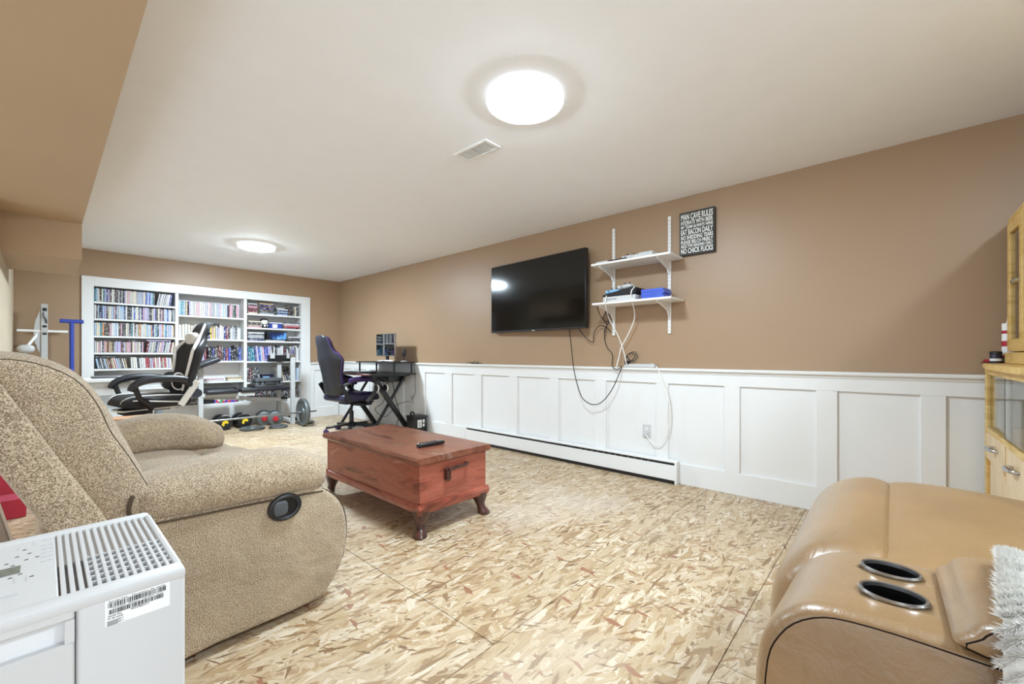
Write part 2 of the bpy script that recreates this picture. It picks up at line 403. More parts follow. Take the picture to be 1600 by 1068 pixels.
    def text(s, body, origin, ux, uy, width, height, offset=0.0, lift=0.0):
        cu = bpy.data.curves.new('txt', 'FONT'); cu.body = body; cu.offset = offset; cu.resolution_u = 3
        ob = bpy.data.objects.new('txt', cu); C.objects.link(ob)
        dg = bpy.context.evaluated_depsgraph_get(); dg.update()
        me = bpy.data.meshes.new_from_object(ob.evaluated_get(dg))
        xs = [v.co.x for v in me.vertices]; ys = [v.co.y for v in me.vertices]
        if xs:
            ux = Vector(ux); uy = Vector(uy); nn = ux.cross(uy)
            kx = width/(max(xs)-min(xs)) if width else height/(max(ys)-min(ys)); ky = height/(max(ys)-min(ys))
            vs = [s.bm.verts.new(Vector(origin)+ux*((v.co.x-min(xs))*kx)+uy*((v.co.y-min(ys))*ky)+nn*lift) for v in me.vertices]
            for p in me.polygons:
                try: s.bm.faces.new([vs[i] for i in p.vertices])
                except ValueError: pass
        bpy.data.objects.remove(ob); bpy.data.meshes.remove(me); bpy.data.curves.remove(cu)
        return s

ORG = {}
def build(name, mb, m, parent=None, smooth=True, ang=40, flip=True):
    bm = mb.bm
    if parent is not None:
        o = ORG.get(parent.name, Vector((0, 0, 0)))
        bmesh.ops.translate(bm, vec=-o, verts=bm.verts[:])
    if flip: bmesh.ops.recalc_face_normals(bm, faces=bm.faces[:])
    me = bpy.data.meshes.new(name); bm.to_mesh(me); bm.free()
    me.materials.append(m if not isinstance(m, str) else M[m])
    if smooth:
        me.polygons.foreach_set('use_smooth', [True]*len(me.polygons))
        me.set_sharp_from_angle(angle=R(ang))
    o = bpy.data.objects.new(name, me); C.objects.link(o)
    if parent is not None:
        o.parent = parent; ORG[o.name] = ORG.get(parent.name, Vector((0, 0, 0)))
    return o
def tag(o, label, cat, group=None):
    o['label'] = label; o['category'] = cat
    if group: o['group'] = group
    return o
def thing(name, label, cat, loc, rz=0, group=None, local=False):
    o = bpy.data.objects.new(name, None); C.objects.link(o); o.empty_display_size = .1
    o.location = loc; o.rotation_euler = (0, 0, rz)
    ORG[o.name] = Vector((0, 0, 0)) if local else Vector(loc)
    return tag(o, label, cat, group)
def solo(name, mb, m, label, cat, group=None, loc=None, smooth=True):
    """single-mesh thing; mesh origin moved to its base"""
    bm = mb.bm
    if loc is None:
        xs = [v.co for v in bm.verts]
        loc = ((min(v.x for v in xs)+max(v.x for v in xs))/2, (min(v.y for v in xs)+max(v.y for v in xs))/2, min(v.z for v in xs))
    bmesh.ops.translate(bm, vec=-Vector(loc), verts=bm.verts[:])
    o = build(name, mb, m, None, smooth); o.location = loc; ORG[o.name] = Vector(loc)
    return tag(o, label, cat, group)
def struct(name, mb, m, parent=None, smooth=False):
    o = build(name, mb, m, parent, smooth)
    if parent is None: o['kind'] = 'structure'; ORG[o.name] = Vector((0, 0, 0))
    return o
def piece(name, mesh_src, parent, loc, scale=(1, 1, 1)):
    o = bpy.data.objects.new(name, mesh_src); C.objects.link(o); o.parent = parent
    o.location = Vector(loc) - ORG.get(parent.name, Vector((0, 0, 0))); o.scale = scale
    ORG[o.name] = ORG.get(parent.name, Vector((0, 0, 0)))
    return o
def unit_box(name, m, bev=.0):
    mb = MB().box(-.5, .5, -.5, .5, -.5, .5); bm = mb.bm
    me = bpy.data.meshes.new(name); bm.to_mesh(me); bm.free(); me.materials.append(M[m]); return me

RW, FW, CH = 3.445, 7.14, 2.3
# ------------------------------------------------------------------ room shell
fl = struct('floor', MB().box(-1.7, 3.7, -1.8, 7.4, -.12, -.02), 'sub')
rows = [(-1.8, -.787, [-1.7, .3, 2.74, 3.5]), (-.787, .433, [-1.7, -.6, 1.52, 3.5]), (.433, 1.06, [-1.7, .5, 1.728, 3.5]),
        (1.06, 2.28, [-1.7, 1.08, 3.5]), (2.28, 3.5, [-1.7, .1, 2.3, 3.5]), (3.5, 4.72, [-1.7, 1.2, 3.5]), (4.72, 5.94, [-1.7, .0, 2.2, 3.5]), (5.94, 7.16, [-1.7, 1.1, 3.5])]
for y0, y1, xs in rows:
    for x0, x1 in zip(xs[:-1], xs[1:]):
        build('panel', MB().box(x0+.0012, x1-.0012, y0+.0012, y1-.0012, -.02, 0, .001), 'osb', fl, smooth=False)
struct('ceiling', MB().box(-1.75, 3.7, -1.8, 7.5, CH, CH+.15), 'ceil')
struct('trim_1', MB().box(-1.75, .214, -1.8, 5.005, 2.12, CH-.001).box(-.235, .214, 5.005, 6.05, 1.825, CH-.001), 'brown_soffit')
wl = struct('wall_left', MB().box(-.34, -.22, 4.6, 7.4, 0, CH).box(-1.75, -.34, 4.6, 4.72, 0, CH), 'beige')
wf = struct('wall_far', MB().box(-.34, .36, FW, FW+.12, 0, CH).box(2.88, 3.6, FW, FW+.12, 0, CH).box(.36, 2.88, FW, FW+.12, 1.94, CH), 'brown')
wr = struct('wall_right', MB().box(RW, RW+.15, -1.8, FW+.2, 0, CH), 'brown')
struct('wall_back', MB().box(1.6, RW+.02, -1.08, -.96, 0, CH), 'brown')

# wainscot on the right wall: backing panels between proud stiles and rails
XW = RW - .004; XS = RW - .024
stiles_px = [(5.62, 5.74), (5.16, 5.28), (4.658, 4.78), (4.102, 4.24), (3.571, 3.691), (3.013, 3.135), (2.47, 2.581), (1.935, 2.055), (1.364, 1.467), (.835, .94), (.265, .377), (-.225, -.12), (-.75, -.64), (6.1, 6.2), (6.6, 6.7), (7.02, 7.137)]
stiles = sorted(stiles_px)
build('rail', MB().box(XS, RW, -.93, FW-.02, .80, .905, .002), 'white', wr, smooth=False)
build('rail', MB().box(XS, RW, -.93, FW-.02, 0.0, .163, .002), 'white', wr, smooth=False)
for a, b in stiles: build('stile', MB().box(XS, RW, a, b, .163, .80, .002), 'white', wr, smooth=False)
for (a0, b0), (a1, b1) in zip(stiles[:-1], stiles[1:]):
    build('panel', MB().box(RW-.007, RW, b0, a1, .163, .80), 'white', wr, smooth=False)
build('chair_rail', MB().prism([(RW, .885), (RW-.03, .885), (RW-.034, .905), (RW-.05, .908), (RW-.052, .918), (RW-.046, .926), (RW, .927)], 'y', -.93, FW-.02) if False else
      MB().prism([(RW, .885), (RW-.03, .885), (RW-.034, .903), (RW-.05, .906), (RW-.052, .917), (RW-.046, .925), (RW, .926)], 'y', -.93, FW-.02), 'white', wr, smooth=False)
# short wainscot on the far wall, right of the bookcase
YS = FW - .024
build('rail', MB().box(2.942, RW-.03, YS, FW, .78, .885, .002), 'white', wf, smooth=False)
build('rail', MB().box(2.942, RW-.03, YS, FW, 0, .163, .002), 'white', wf, smooth=False)
build('stile', MB().box(2.942, 3.0, YS, FW, .163, .78, .002), 'white', wf, smooth=False)
build('stile', MB().box(3.34, RW-.03, YS, FW, .163, .78, .002), 'white', wf, smooth=False)
build('panel', MB().box(3.0, 3.34, FW-.007, FW, .163, .78), 'white', wf, smooth=False)
build('chair_rail', MB().box(2.942, RW-.05, FW-.048, FW, .885, .91, .004), 'white', wf, smooth=False)

# ------------------------------------------------------------------ ceiling lamps and vent
def lamp(x, y, z, label, dm='lamp'):
    t = thing('ceiling_light', label, 'ceiling light', (x, y, z), 0, 'round ceiling lights', local=True)
    build('frame', MB().lathe([(.186, -.001), (.191, -.006), (.191, -.026), (.187, -.0325), (.182, -.0325), (.181, -.026)], n=48), 'lamp_rim', t)
    build('diffuser', MB().lathe([(.1808, -.028), (.1798, -.0338), (.166, -.0395), (.14, -.045), (.10, -.0495), (.05, -.052), (.005, -.0525)], n=48), dm, t)
lamp(1.585, 1.344, CH, 'large round white ceiling light nearest the camera, above the chest')
lamp(1.65, 5.46, CH, 'smaller looking round ceiling light near the bookcase wall', 'lamp_bright')
lamp(1.5, -1.0, CH, 'round ceiling light behind the camera on the white ceiling')
lamp(-.8, -1.0, 2.12, 'added round fill light under the brown soffit, unseen behind the camera', 'lamp_fill')  # unseen dim lamp, added as fill from the camera side
t = thing('ceiling_vent', 'white slatted air vent in the ceiling beside the large light', 'vent', (1.79, 1.91, CH))
fr = MB()
for a in ((1.727, 1.857, 1.765, 1.787), (1.727, 1.857, 2.035, 2.057), (1.727, 1.745, 1.787, 2.035), (1.839, 1.857, 1.787, 2.035)): fr.box(*a, CH-.012, CH-.001, .002)
build('frame', fr, 'whitem', t)
build('backing', MB().box(1.745, 1.839, 1.787, 2.035, CH-.003, CH-.001), 'whitem', t)
for i in range(14):
    y = 1.797 + i*.0175
    build('slat', MB().obox((1.792, y, CH-.008), (.094, .013, .002), (R(22 if i < 7 else 12), 0, 0)), 'whitem', t)

# ------------------------------------------------------------------ built-in bookcase
BK = thing('bookcase', 'white built-in bookcase of three bays filled with discs and books', 'bookcase', (1.6, FW, 0))
D1 = FW + .24                                     # inner back
FR = FW - .004                                    # shelf fronts
def bpart(n, *a, bev=.002): return build(n, MB().box(*a, bev), 'white', BK, smooth=False)
bpart('casing', .30, .405, FW-.022, FW, 0, 1.975); bpart('casing', 2.80, 2.94, FW-.022, FW, 0, 1.975)
bpart('casing', .405, 2.80, FW-.022, FW, 1.862, 1.975)
bpart('back_panel', .38, 2.82, D1, D1+.012, 0, 1.93)
bpart('side_panel', .372, .406, FW, D1, 0, 1.93); bpart('side_panel', 2.798, 2.83, FW, D1, 0, 1.93)
bpart('top_panel', .406, 2.798, FW, D1, 1.862, 1.89)
bpart('divider', 1.181, 1.217, FR, D1, .33, 1.862); bpart('divider', 1.987, 2.027, FR, D1, .33, 1.862)
bpart('plinth', .405, 2.80, FR, D1, 0, .325)
BAYS = {'left': (.407, 1.181, [1.668, 1.464, 1.255, 1.051, .852, .60]), 'middle': (1.217, 1.987, [1.563, 1.245, .935, .645]), 'right': (2.027, 2.798, [1.642, 1.433, 1.234, .926, .612])}
TH = .024
for b, (x0, x1, zs) in BAYS.items():
    for z in zs: bpart('shelf', x0, x1, FR, D1, z-TH/2, z+TH/2)
    bpart('shelf', x0, x1, FR, D1, .325, .345)

def case_mesh():
    bm = MB().box(-.5, .5, -.5, .5, 0, 1, .06).bm
    me = bpy.data.meshes.new('disc_case'); bm.to_mesh(me); bm.free(); me.materials.append(M['case']); return me
def book_mesh(name='book'):
    mb = MB()
    # cover: spine towards -y, rounded; open at the fore edge
    mb.prism([(-.5, .5), (-.5, -.42), (-.38, -.5), (.38, -.5), (.5, -.42), (.5, .5), (.42, .5), (.42, -.36), (-.42, -.36), (-.42, .5)], 'z', 0, 1)
    bm = mb.bm; bmesh.ops.recalc_face_normals(bm, faces=bm.faces[:])
    me = bpy.data.meshes.new(name); bm.to_mesh(me)
    me.materials.append(M['book']); me.materials.append(M['pages']); 
    n0 = len(bm.faces); mb2 = MB(); mb2.bm.from_mesh(me); mb2.box(-.42, .42, -.36, .46, .03, .97)
    mb2.bm.faces.ensure_lookup_table()
    for f in mb2.bm.faces[n0:]: f.material_index = 1
    mb2.bm.to_mesh(me); mb2.bm.free(); bm.free(); return me
CASE = case_mesh(); BOOK = book_mesh()
COLN = {'white': '#dcdcdc', 'silver grey': '#b0b2b8', 'pale blue': '#a9c3de', 'navy blue': '#26336e', 'black': '#26252a', 'dark brown': '#4d3a31', 'dark red': '#7e2a36', 'teal': '#2d7f92', 'cream': '#dcd2bd',
        'lilac': '#b9afd3', 'pink': '#cf9fae', 'orange': '#c9814c', 'tan': '#b49a78', 'green': '#4f7a63', 'royal blue': '#3d4fae', 'charcoal': '#45464c', 'red': '#b23a48', 'yellow': '#d6c04a', 'maroon': '#5e2230'}
PAL_L = ['white']*3 + ['silver grey']*3 + ['pale blue']*3 + ['navy blue']*2 + ['black']*2 + ['dark brown']*2 + ['lilac']*2 + ['cream']*3 + ['teal', 'pink', 'charcoal', 'royal blue', 'dark red']
PAL_3 = ['teal', 'cream', 'orange', 'black', 'silver grey', 'silver grey', 'white', 'white', 'cream', 'dark brown', 'lilac', 'navy blue', 'pale blue', 'tan', 'charcoal', 'pink']
PAL_4 = ['tan', 'pink', 'dark red', 'cream', 'silver grey', 'charcoal', 'lilac', 'white', 'dark brown', 'pink']
PAL_M = ['white']*2 + ['silver grey']*2 + ['lilac', 'navy blue', 'pink', 'cream', 'orange', 'dark red', 'black', 'pale blue', 'charcoal', 'white']
ORD = lambda n: f"{n}{'th' if 10 <= n % 100 <= 20 else {1: 'st', 2: 'nd', 3: 'rd'}.get(n % 10, 'th')}"
def row(kind, x0, x1, zbase, hmin, hmax, tmin, tmax, pal, where, group, dep=.135, lean=0, leanp=0, start=0, gap=.0006, front=.012):
    """stand cases or books side by side from x0 to x1"""
    x = x0; n = start
    while True:
        wd = random.uniform(tmin, tmax)
        if x + wd > x1: break
        h = random.uniform(hmin, hmax); n += 1
        col = random.choice(pal)
        o = bpy.data.objects.new('disc_case' if kind == 'case' else 'book', CASE if kind == 'case' else BOOK); C.objects.link(o)
        a = lean if (lean and random.random() < leanp) else 0
        d = dep*random.uniform(.97, 1.03)
        yy = FW + front + random.uniform(0, .012) + d/2
        o.scale = (wd, d, h)
        if lean and leanp >= 1: a = lean*random.uniform(.9, 1.1)
        o.location = (x + wd/2 + (0 if a <= 0 else 0), yy, zbase + .0005 + abs(math.sin(a))*wd/2); o.rotation_euler = (0, a, 0)
        o.color = scl(lin(COLN[col]), random.uniform(.85, 1.12))
        nm = ('thin ' if wd < (tmin+tmax)/2-.1*(tmax-tmin) else '') + col
        tag(o, f"{nm} {'disc case' if kind == 'case' else 'book'} standing {ORD(n)} from left on {where}", 'disc case' if kind == 'case' else 'book', group)
        x += wd + gap + (wd*.02)
    return n
def zt(z): return z + TH/2
L0, L1 = .412, 1.176
G = 'disc cases in the left bay'
zsL = BAYS['left'][2]
n = row('case', L0, .98, zt(zsL[0]), .158, .165, .0125, .0165, PAL_L, 'top shelf of left bay', G)
row('case', .99, L1-.035, zt(zsL[0]), .155, .162, .013, .016, ['royal blue', 'white', 'navy blue', 'silver grey'], 'top shelf of left bay', G, lean=R(11), leanp=1, start=n, gap=.0035)
row('case', L0, L1, zt(zsL[1]), .155, .168, .0125, .0165, PAL_L + ['navy blue', 'royal blue', 'royal blue'], 'second shelf of left bay', G)
row('case', L0, L1, zt(zsL[2]), .155, .17, .013, .018, PAL_3, 'third shelf of left bay', G)
n = row('case', L0, .86, zt(zsL[3]), .128, .142, .0125, .017, PAL_4, 'fourth shelf of left bay', G)
row('case', .885, L1-.002, zt(zsL[3]), .135, .148, .013, .018, PAL_4, 'fourth shelf of left bay', G, lean=R(8), leanp=1, start=n, gap=.002)
n = row('case', L0+.03, .72, zt(zsL[4]), .125, .135, .012, .017, PAL_4 + ['pale blue', 'charcoal'], 'fifth shelf of left bay', G, lean=R(-11), leanp=1, gap=.003)
row('case', .745, L1-.02, zt(zsL[4]), .125, .14, .014, .02, PAL_4 + ['white', 'red', 'charcoal'], 'fifth shelf of left bay', G, lean=R(-4), leanp=1, start=n, gap=.002)
row('case', L0, .80, zt(zsL[5]), .15, .165, .02, .026, ['charcoal', 'white', 'silver grey', 'pink', 'black'], 'sixth shelf of left bay', G)
def flat(kind, x0, x1, z, th, col, label, dep=.14, group=None, front=.012, rz=0):
    o = bpy.data.objects.new('disc_case' if kind == 'case' else 'book', CASE if kind == 'case' else BOOK); C.objects.link(o)
    o.scale = (th, dep, x1-x0); o.rotation_euler = (0, R(90), 0)
    o.location = (x0, FW+front+dep/2, z+th/2+.0005)
    o.color = lin(COLN[col]); return tag(o, label, 'disc case' if kind == 'case' else 'book', group)
flat('case', L0+.002, .60, zt(zsL[4])+.139, .013, 'charcoal', 'charcoal disc case lying flat across cases at the left of fifth shelf', dep=.1)
flat('case', .70, .80, zt(zsL[3])+.143, .012, 'black', 'black disc case lying flat across the middle of fourth shelf cases', dep=.12)
flat('case', .89, 1.14, zt(zsL[3])+.1515, .012, 'lilac', 'lilac disc case lying flat on leaning cases at fourth shelf right', dep=.12)
zsM = BAYS['middle'][2]; G2 = 'books in the middle bay'
M0, M1 = 1.222, 1.982
n = row('case', M0, 1.33, zt(zsM[0]), .175, .195, .02, .026, ['teal', 'orange', 'tan', 'pale blue'], 'top shelf of middle bay', 'disc cases in the middle bay')
n = row('case', 1.335, 1.80, zt(zsM[0]), .186, .196, .016, .021, ['white', 'silver grey', 'lilac', 'pink', 'cream', 'pale blue', 'white'], 'top shelf of middle bay', 'disc cases in the middle bay', start=n)
row('book', 1.81, 1.95, zt(zsM[0]), .17, .2, .015, .024, ['dark red', 'black', 'green', 'charcoal', 'pink'], 'top shelf of middle bay', G2, start=n)
n = row('book', M0, 1.46, zt(zsM[1]), .17, .2, .022, .034, ['white', 'cream', 'white', 'silver grey'], 'second shelf of middle bay', G2)
row('book', 1.52, 1.95, zt(zsM[1]), .16, .2, .018, .03, PAL_M + ['yellow', 'navy blue', 'lilac'], 'second shelf of middle bay', G2, start=n)
flat('book', 1.55, 1.70, zt(zsM[1])+.206, .022, 'black', 'black book lying flat on top of books on second middle shelf', dep=.12, group=None)
n = row('book', M0, 1.55, zt(zsM[2]), .16, .2, .018, .03, ['lilac', 'dark red', 'maroon', 'black', 'pink', 'navy blue'], 'third shelf of middle bay', G2)
row('book', 1.553, 1.97, zt(zsM[2]), .17, .225, .018, .032, ['dark brown', 'navy blue', 'white', 'charcoal', 'lilac', 'black', 'royal blue', 'dark red'], 'third shelf of middle bay', G2, start=n)
flat('book', 1.32, 1.54, zt(zsM[2])+.203, .02, 'white', 'white book lying flat on top of books on third middle shelf', dep=.12)
# lower middle shelf: loose flat stacks
z = zt(zsM[3])
for i, (a, b_, th, c, lb) in enumerate([(1.25, 1.45, .022, 'dark brown', 'dark brown book lying flat at left of fourth middle shelf'), (1.28, 1.47, .02, 'cream', 'cream book on top of the dark brown book on fourth middle shelf')]):
    flat('book', a, b_, z + (.0225 if i else 0), th, c, lb, dep=.16)
flat('book', 1.50, 1.76, z, .018, 'white', 'white book lying flat under pink book in middle bay', dep=.16); flat('book', 1.52, 1.74, z+.0185, .02, 'pink', 'pink book lying flat on white book in middle bay', dep=.15)
flat('book', 1.79, 1.97, z, .03, 'cream', 'thick cream book lying flat at right of fourth middle shelf', dep=.16); flat('book', 1.78, 1.97, z+.0305, .02, 'tan', 'tan book lying flat on the thick cream book in middle bay', dep=.15)
z = .345
solo('storage_box', MB().box(1.55, 1.92, FW+.02, FW+.2, zt(.0)+.4+.055, zt(.0)+.52, .004), 'black', 'long black box on the low shelf of middle bay', 'box') if False else None
solo('storage_box', MB().box(1.50, 1.93, FW+.03, FW+.2, z+.0005, z+.20, .004).box(1.495, 1.935, FW+.025, FW+.205, z+.16, z+.205, .003), 'blackm', 'black lidded box on the lowest shelf of middle bay', 'box')
for i in range(3): flat('book', 1.235+.01*i, 1.46, z+.021*i, .02, ['black', 'white', 'charcoal'][i], ['black book at bottom of flat stack on lowest middle shelf', 'white book in the middle of flat stack on lowest middle shelf', 'charcoal book topping flat stack on lowest middle shelf'][i], dep=.16)
solo('toy_box', MB().box(1.62, 1.90, FW+.0, FW+.026, z+.0005, z+.12, .004), 'candy', 'bright multicoloured carton in front of black box on lowest shelf', 'box')
# right bay
zsR = BAYS['right'][2]; R0, R1 = 2.032, 2.793
def stack(x0, x1, z, cols, th, where, dep=.15, jit=.012):
    k = len(cols); zz = z
    for i, c in enumerate(cols):
        pos = 'bottom' if i == 0 else ('top' if i == k-1 else ORD(i+1)+' up')
        flat('book', x0+random.uniform(0, jit), x1-random.uniform(0, jit), zz, th, c, f"{c} book, {pos} in flat stack {where}", dep=dep, group='books lying flat in the right bay'); zz += th+.0006
    return zz
z = zt(zsR[0])
stack(2.04, 2.18, z, ['cream', 'dark red', 'maroon', 'dark red', 'pink', 'maroon', 'silver grey'], .022, 'at left of top right shelf')
stack(2.20, 2.40, z, ['silver grey', 'charcoal', 'dark brown', 'navy blue', 'maroon', 'navy blue', 'tan'], .024, 'second from left on top right shelf')
row('book', 2.402, 2.44, z, .16, .17, .017, .019, ['black', 'navy blue'], 'top right shelf between flat stacks', 'books in the right bay')
stack(2.445, 2.605, z, ['pale blue', 'navy blue', 'pale blue', 'navy blue', 'white'], .02, 'in the middle right of top right shelf')
row('book', 2.61, 2.77, z, .12, .18, .016, .028, ['black', 'dark brown', 'cream', 'charcoal', 'maroon'], 'top right shelf at its right end', 'books in the right bay')
z = zt(zsR[1])
stack(2.04, 2.22, z, ['pink', 'tan', 'charcoal', 'dark brown', 'cream'], .02, 'left of figurine in right bay')
f_ = thing('figurine', 'small figurine with big round pale head and black hair', 'figurine', (2.28, FW+.06, z))
build('body', MB().lathe([(.03, z), (.036, z+.01), (.03, z+.04), (.022, z+.065)], (2.28, FW+.06, 0), n=16), 'black', f_)
build('shirt_front', MB().pill((2.28, FW+.035, z+.035), (.034, .02, .04), 1, 1, 12, 8), 'whitel', f_)
build('head', MB().pill((2.28, FW+.06, z+.095), (.1, .085, .085), .8, .9, 20, 12), 'whitel', f_)
build('hair', MB().pill((2.28, FW+.072, z+.118), (.112, .095, .07), .8, .9, 20, 12), 'black', f_)
for s in (-1, 1): build('arm', MB().pill((2.28+s*.042, FW+.055, z+.04), (.02, .03, .03), 1, 1, 10, 8), 'whitel', f_)
def carton(name, x0, x1, y0, y1, z0, z1, m, lab, print_m, label, cat='box'):
    t = thing(name, label, cat, ((x0+x1)/2, (y0+y1)/2, z0))
    build('carton', MB().box(x0, x1, y0, y1, z0+.0005, z1, .002), m, t)
    build('printed_panel', MB().box(x0+lab[0], x0+lab[1], y0-.0015, y0+.001, z0+lab[2], z0+lab[3]), print_m, t)
    return t
carton('carton', 2.35, 2.52, FW+.012, FW+.14, z, z+.075, 'blue', (.03, .10, .01, .065), 'paper', 'blue carton with white printed panel right of figurine')
flat('book', 2.345, 2.53, z+.0755, .018, 'white', 'white book lying flat on blue carton in right bay', dep=.13)
stack(2.54, 2.785, z, ['maroon', 'red', 'pink', 'white', 'charcoal'], .021, 'at right of second right shelf')
z = zt(zsR[2])
stack(2.035, 2.27, z, ['navy blue', 'charcoal', 'silver grey', 'silver grey', 'charcoal', 'white'], .021, 'left of galaxy box in right bay', jit=.02)
flat('book', 2.29, 2.56, z, .02, 'silver grey', 'silver grey book lying under the galaxy box in right bay', dep=.15)
carton('carton', 2.30, 2.585, FW+.005, FW+.12, z+.0205, z+.148, 'blackm', (.03, .28, .01, .115), 'galaxy', 'dark box with blue galaxy picture on third shelf of right bay')
stack(2.60, 2.785, z, ['dark brown', 'charcoal', 'charcoal', 'white'], .019, 'right of galaxy box in right bay')
z = zt(zsR[3])
row('book', R0+.01, 2.40, z, .18, .24, .018, .03, ['pale blue', 'royal blue', 'navy blue', 'teal', 'lilac', 'pink', 'white'], 'fourth shelf of right bay', 'books in the right bay', lean=R(-5), leanp=1, gap=.002)
row('book', 2.42, 2.785, z, .2, .26, .02, .034, ['black', 'maroon', 'charcoal', 'white', 'green', 'royal blue'], 'fourth right shelf behind the rack', 'books in the right bay')
z = zt(zsR[4])
row('book', R0, 2.22, z, .2, .215, .028, .034, ['maroon', 'dark brown', 'charcoal', 'dark brown'], 'fifth shelf of right bay', 'books in the right bay')
carton('carton', 2.235, 2.40, FW+.01, FW+.13, z, z+.11, 'navy', (.01, .10, .02, .08), 'lblue', 'navy carton with pale blue label beside brown books')
row('book', 2.47, 2.72, z, .2, .24, .02, .032, ['black', 'charcoal', 'white', 'cream', 'black'], 'fifth right shelf behind the rack', 'books in the right bay', lean=R(-16), leanp=1, gap=.006)
row('book', 2.735, 2.79, z, .17, .2, .02, .026, ['pale blue', 'white'], 'fifth shelf right end', 'books in the right bay')
row('book', R0, 2.785, .345, .12, .2, .02, .036, ['black', 'black', 'charcoal', 'dark brown', 'black', 'maroon'], 'lowest shelf of right bay', 'books in the right bay')

# ------------------------------------------------------------------ baseboard heater
t = thing('baseboard_heater', 'long low white baseboard heater along the wainscot', 'heater', (RW-.05, 2.5, 0))
build('housing', MB().prism([(XS-.001, .185), (RW-.085, .182), (RW-.085, .172), (RW-.04, .172), (RW-.04, .03), (XS-.001, .03)], 'y', 1.285, 3.76), 'white', t, smooth=False)
build('front_panel', MB().box(RW-.088, RW-.078, 1.285, 3.76, .032, .152, .002), 'white', t, smooth=False)
build('heating_fins', MB().box(RW-.077, RW-.042, 1.3, 3.75, .034, .165), 'blackm', t, smooth=False)
for a in (1.27, 3.755): build('end_cap', MB().box(RW-.09, XS-.001, a, a+.02, 0, .186, .003), 'white', t)
build('base_shade_strip', MB().box(RW-.075, RW-.04, 1.29, 3.75, 0, .03), 'blackm', t, smooth=False)  # black strip standing in for the shade under the heater
sl = MB()
for i in range(12): sl.box(RW-.0875, RW-.0835, 1.5+i*.06, 1.512+i*.06, .157, .164)
o = build('fin_slots', sl, 'steel', t, smooth=False); o['kind'] = 'stuff'

# ------------------------------------------------------------------ television
t = thing('television', 'large black flat television mounted on the brown wall', 'television', (3.355, 2.72, 1.28), R(-3.4), local=True)
HW = .645; HH = .735
build('bezel', MB().box(-.012, .035, -HW, HW, 0, HH, .004), 'black', t)
build('screen', MB().box(-.0145, -.011, -HW+.008, HW-.008, .016, HH-.008, .001), 'screen', t)
build('bottom_strip', MB().box(-.0145, -.010, -HW, HW, 0.001, .013, .001), 'blackm', t)
build('badge', MB().box(-.016, -.012, -.022, .022, -.004, .009, .001), 'steel', t)
build('wall_mount', MB().box(.035, .06, -.25, .25, .15, .55, .004), 'blackm', t)
build('speaker_housing', MB().box(.03, .055, -.5, .5, .02, .3, .01), 'black', t)

# ------------------------------------------------------------------ wall shelf unit
t = thing('wall_shelf', 'white two-board shelf on slotted wall standards right of television', 'shelf', (RW, 1.6, 1.2))
SB = [(1.815, .285, 1.245, 1.935), (1.478, .285, 1.24, 1.925)]
for y in (1.864, 1.358):
    o = build('standard', MB().box(RW-.018, RW-.0005, y-.0125, y+.0125, 1.208, 2.167, .002), 'whitem', t)
    sl = MB()
    for i in range(30):
        sl.box(RW-.0186, RW-.0178, y-.006, y-.003, 1.225+i*.031, 1.24+i*.031).box(RW-.0186, RW-.0178, y+.003, y+.006, 1.225+i*.031, 1.24+i*.031)
    s_ = build('slots', sl, 'vcav', o, smooth=False); s_['kind'] = 'stuff'
for z, d, a, b in SB:
    build('shelf_board', MB().box(RW-d, RW-.02, a, b, z-.018, z, .003), 'whitem', t)
    for y in (1.864, 1.358):
        build('bracket', MB().prism([(RW-.018, z-.018), (RW-d+.03, z-.018), (RW-d+.03, z-.03), (RW-.06, z-.085), (RW-.035, z-.12), (RW-.018, z-.13)], 'y', y-.005, y+.005), 'whitem', t, smooth=False)
# top board contents
z = SB[0][0]
solo('router', MB().box(RW-.24, RW-.12, 1.80, 1.915, z+.0005, z+.022, .006, 2), 'wplastic', 'flat white router at left end of the top shelf', 'router')
solo('remote_control', MB().box(RW-.26, RW-.22, 1.62, 1.78, z+.0005, z+.016, .004), 'blackm', 'small black remote lying beside the white router on top shelf', 'remote')
for i, y in enumerate((1.66, 1.70)):
    solo('adapter', MB().box(RW-.20, RW-.15, y, y+.03, z+.0005, z+.03, .004), 'black' if i else 'dgrey', ['small dark grey adapter behind the remote on top shelf', 'small black adapter behind the remote on top shelf'][i], 'adapter')
t2 = thing('game_console', 'slim white game console at the right of top shelf', 'game console', (RW-.15, 1.48, z))
build('body', MB().box(RW-.25, RW-.05, 1.40, 1.57, z+.0005, z+.032, .004), 'wplastic', t2)
build('top_shell', MB().box(RW-.245, RW-.07, 1.405, 1.52, z+.032, z+.04, .003), 'wplastic2', t2)
def gamepad(x, y, z, m, label, rz=0):
    g = thing('game_controller', label, 'game controller', (x, y, z), rz, local=True)
    build('body', MB().pill((0, 0, .028), (.075, .11, .045), .8, .7, 20, 10), m, g)
    for s in (-1, 1):
        build('grip', MB().pill((-.035, s*.052, .02), (.075, .035, .038), .9, .9, 14, 8), m, g)
        build('thumbstick', MB().cyl((-.01, s*.025, .045), (-.012, s*.025, .058), .008, n=10), 'black', g)
    build('centre_pad', MB().box(-.005, .03, -.02, .02, .046, .052, .003), 'dgrey', g)
    return g
gamepad(RW-.17, 1.62, z, 'wplastic', 'white game controller leaning beside slim console on top shelf', R(20))
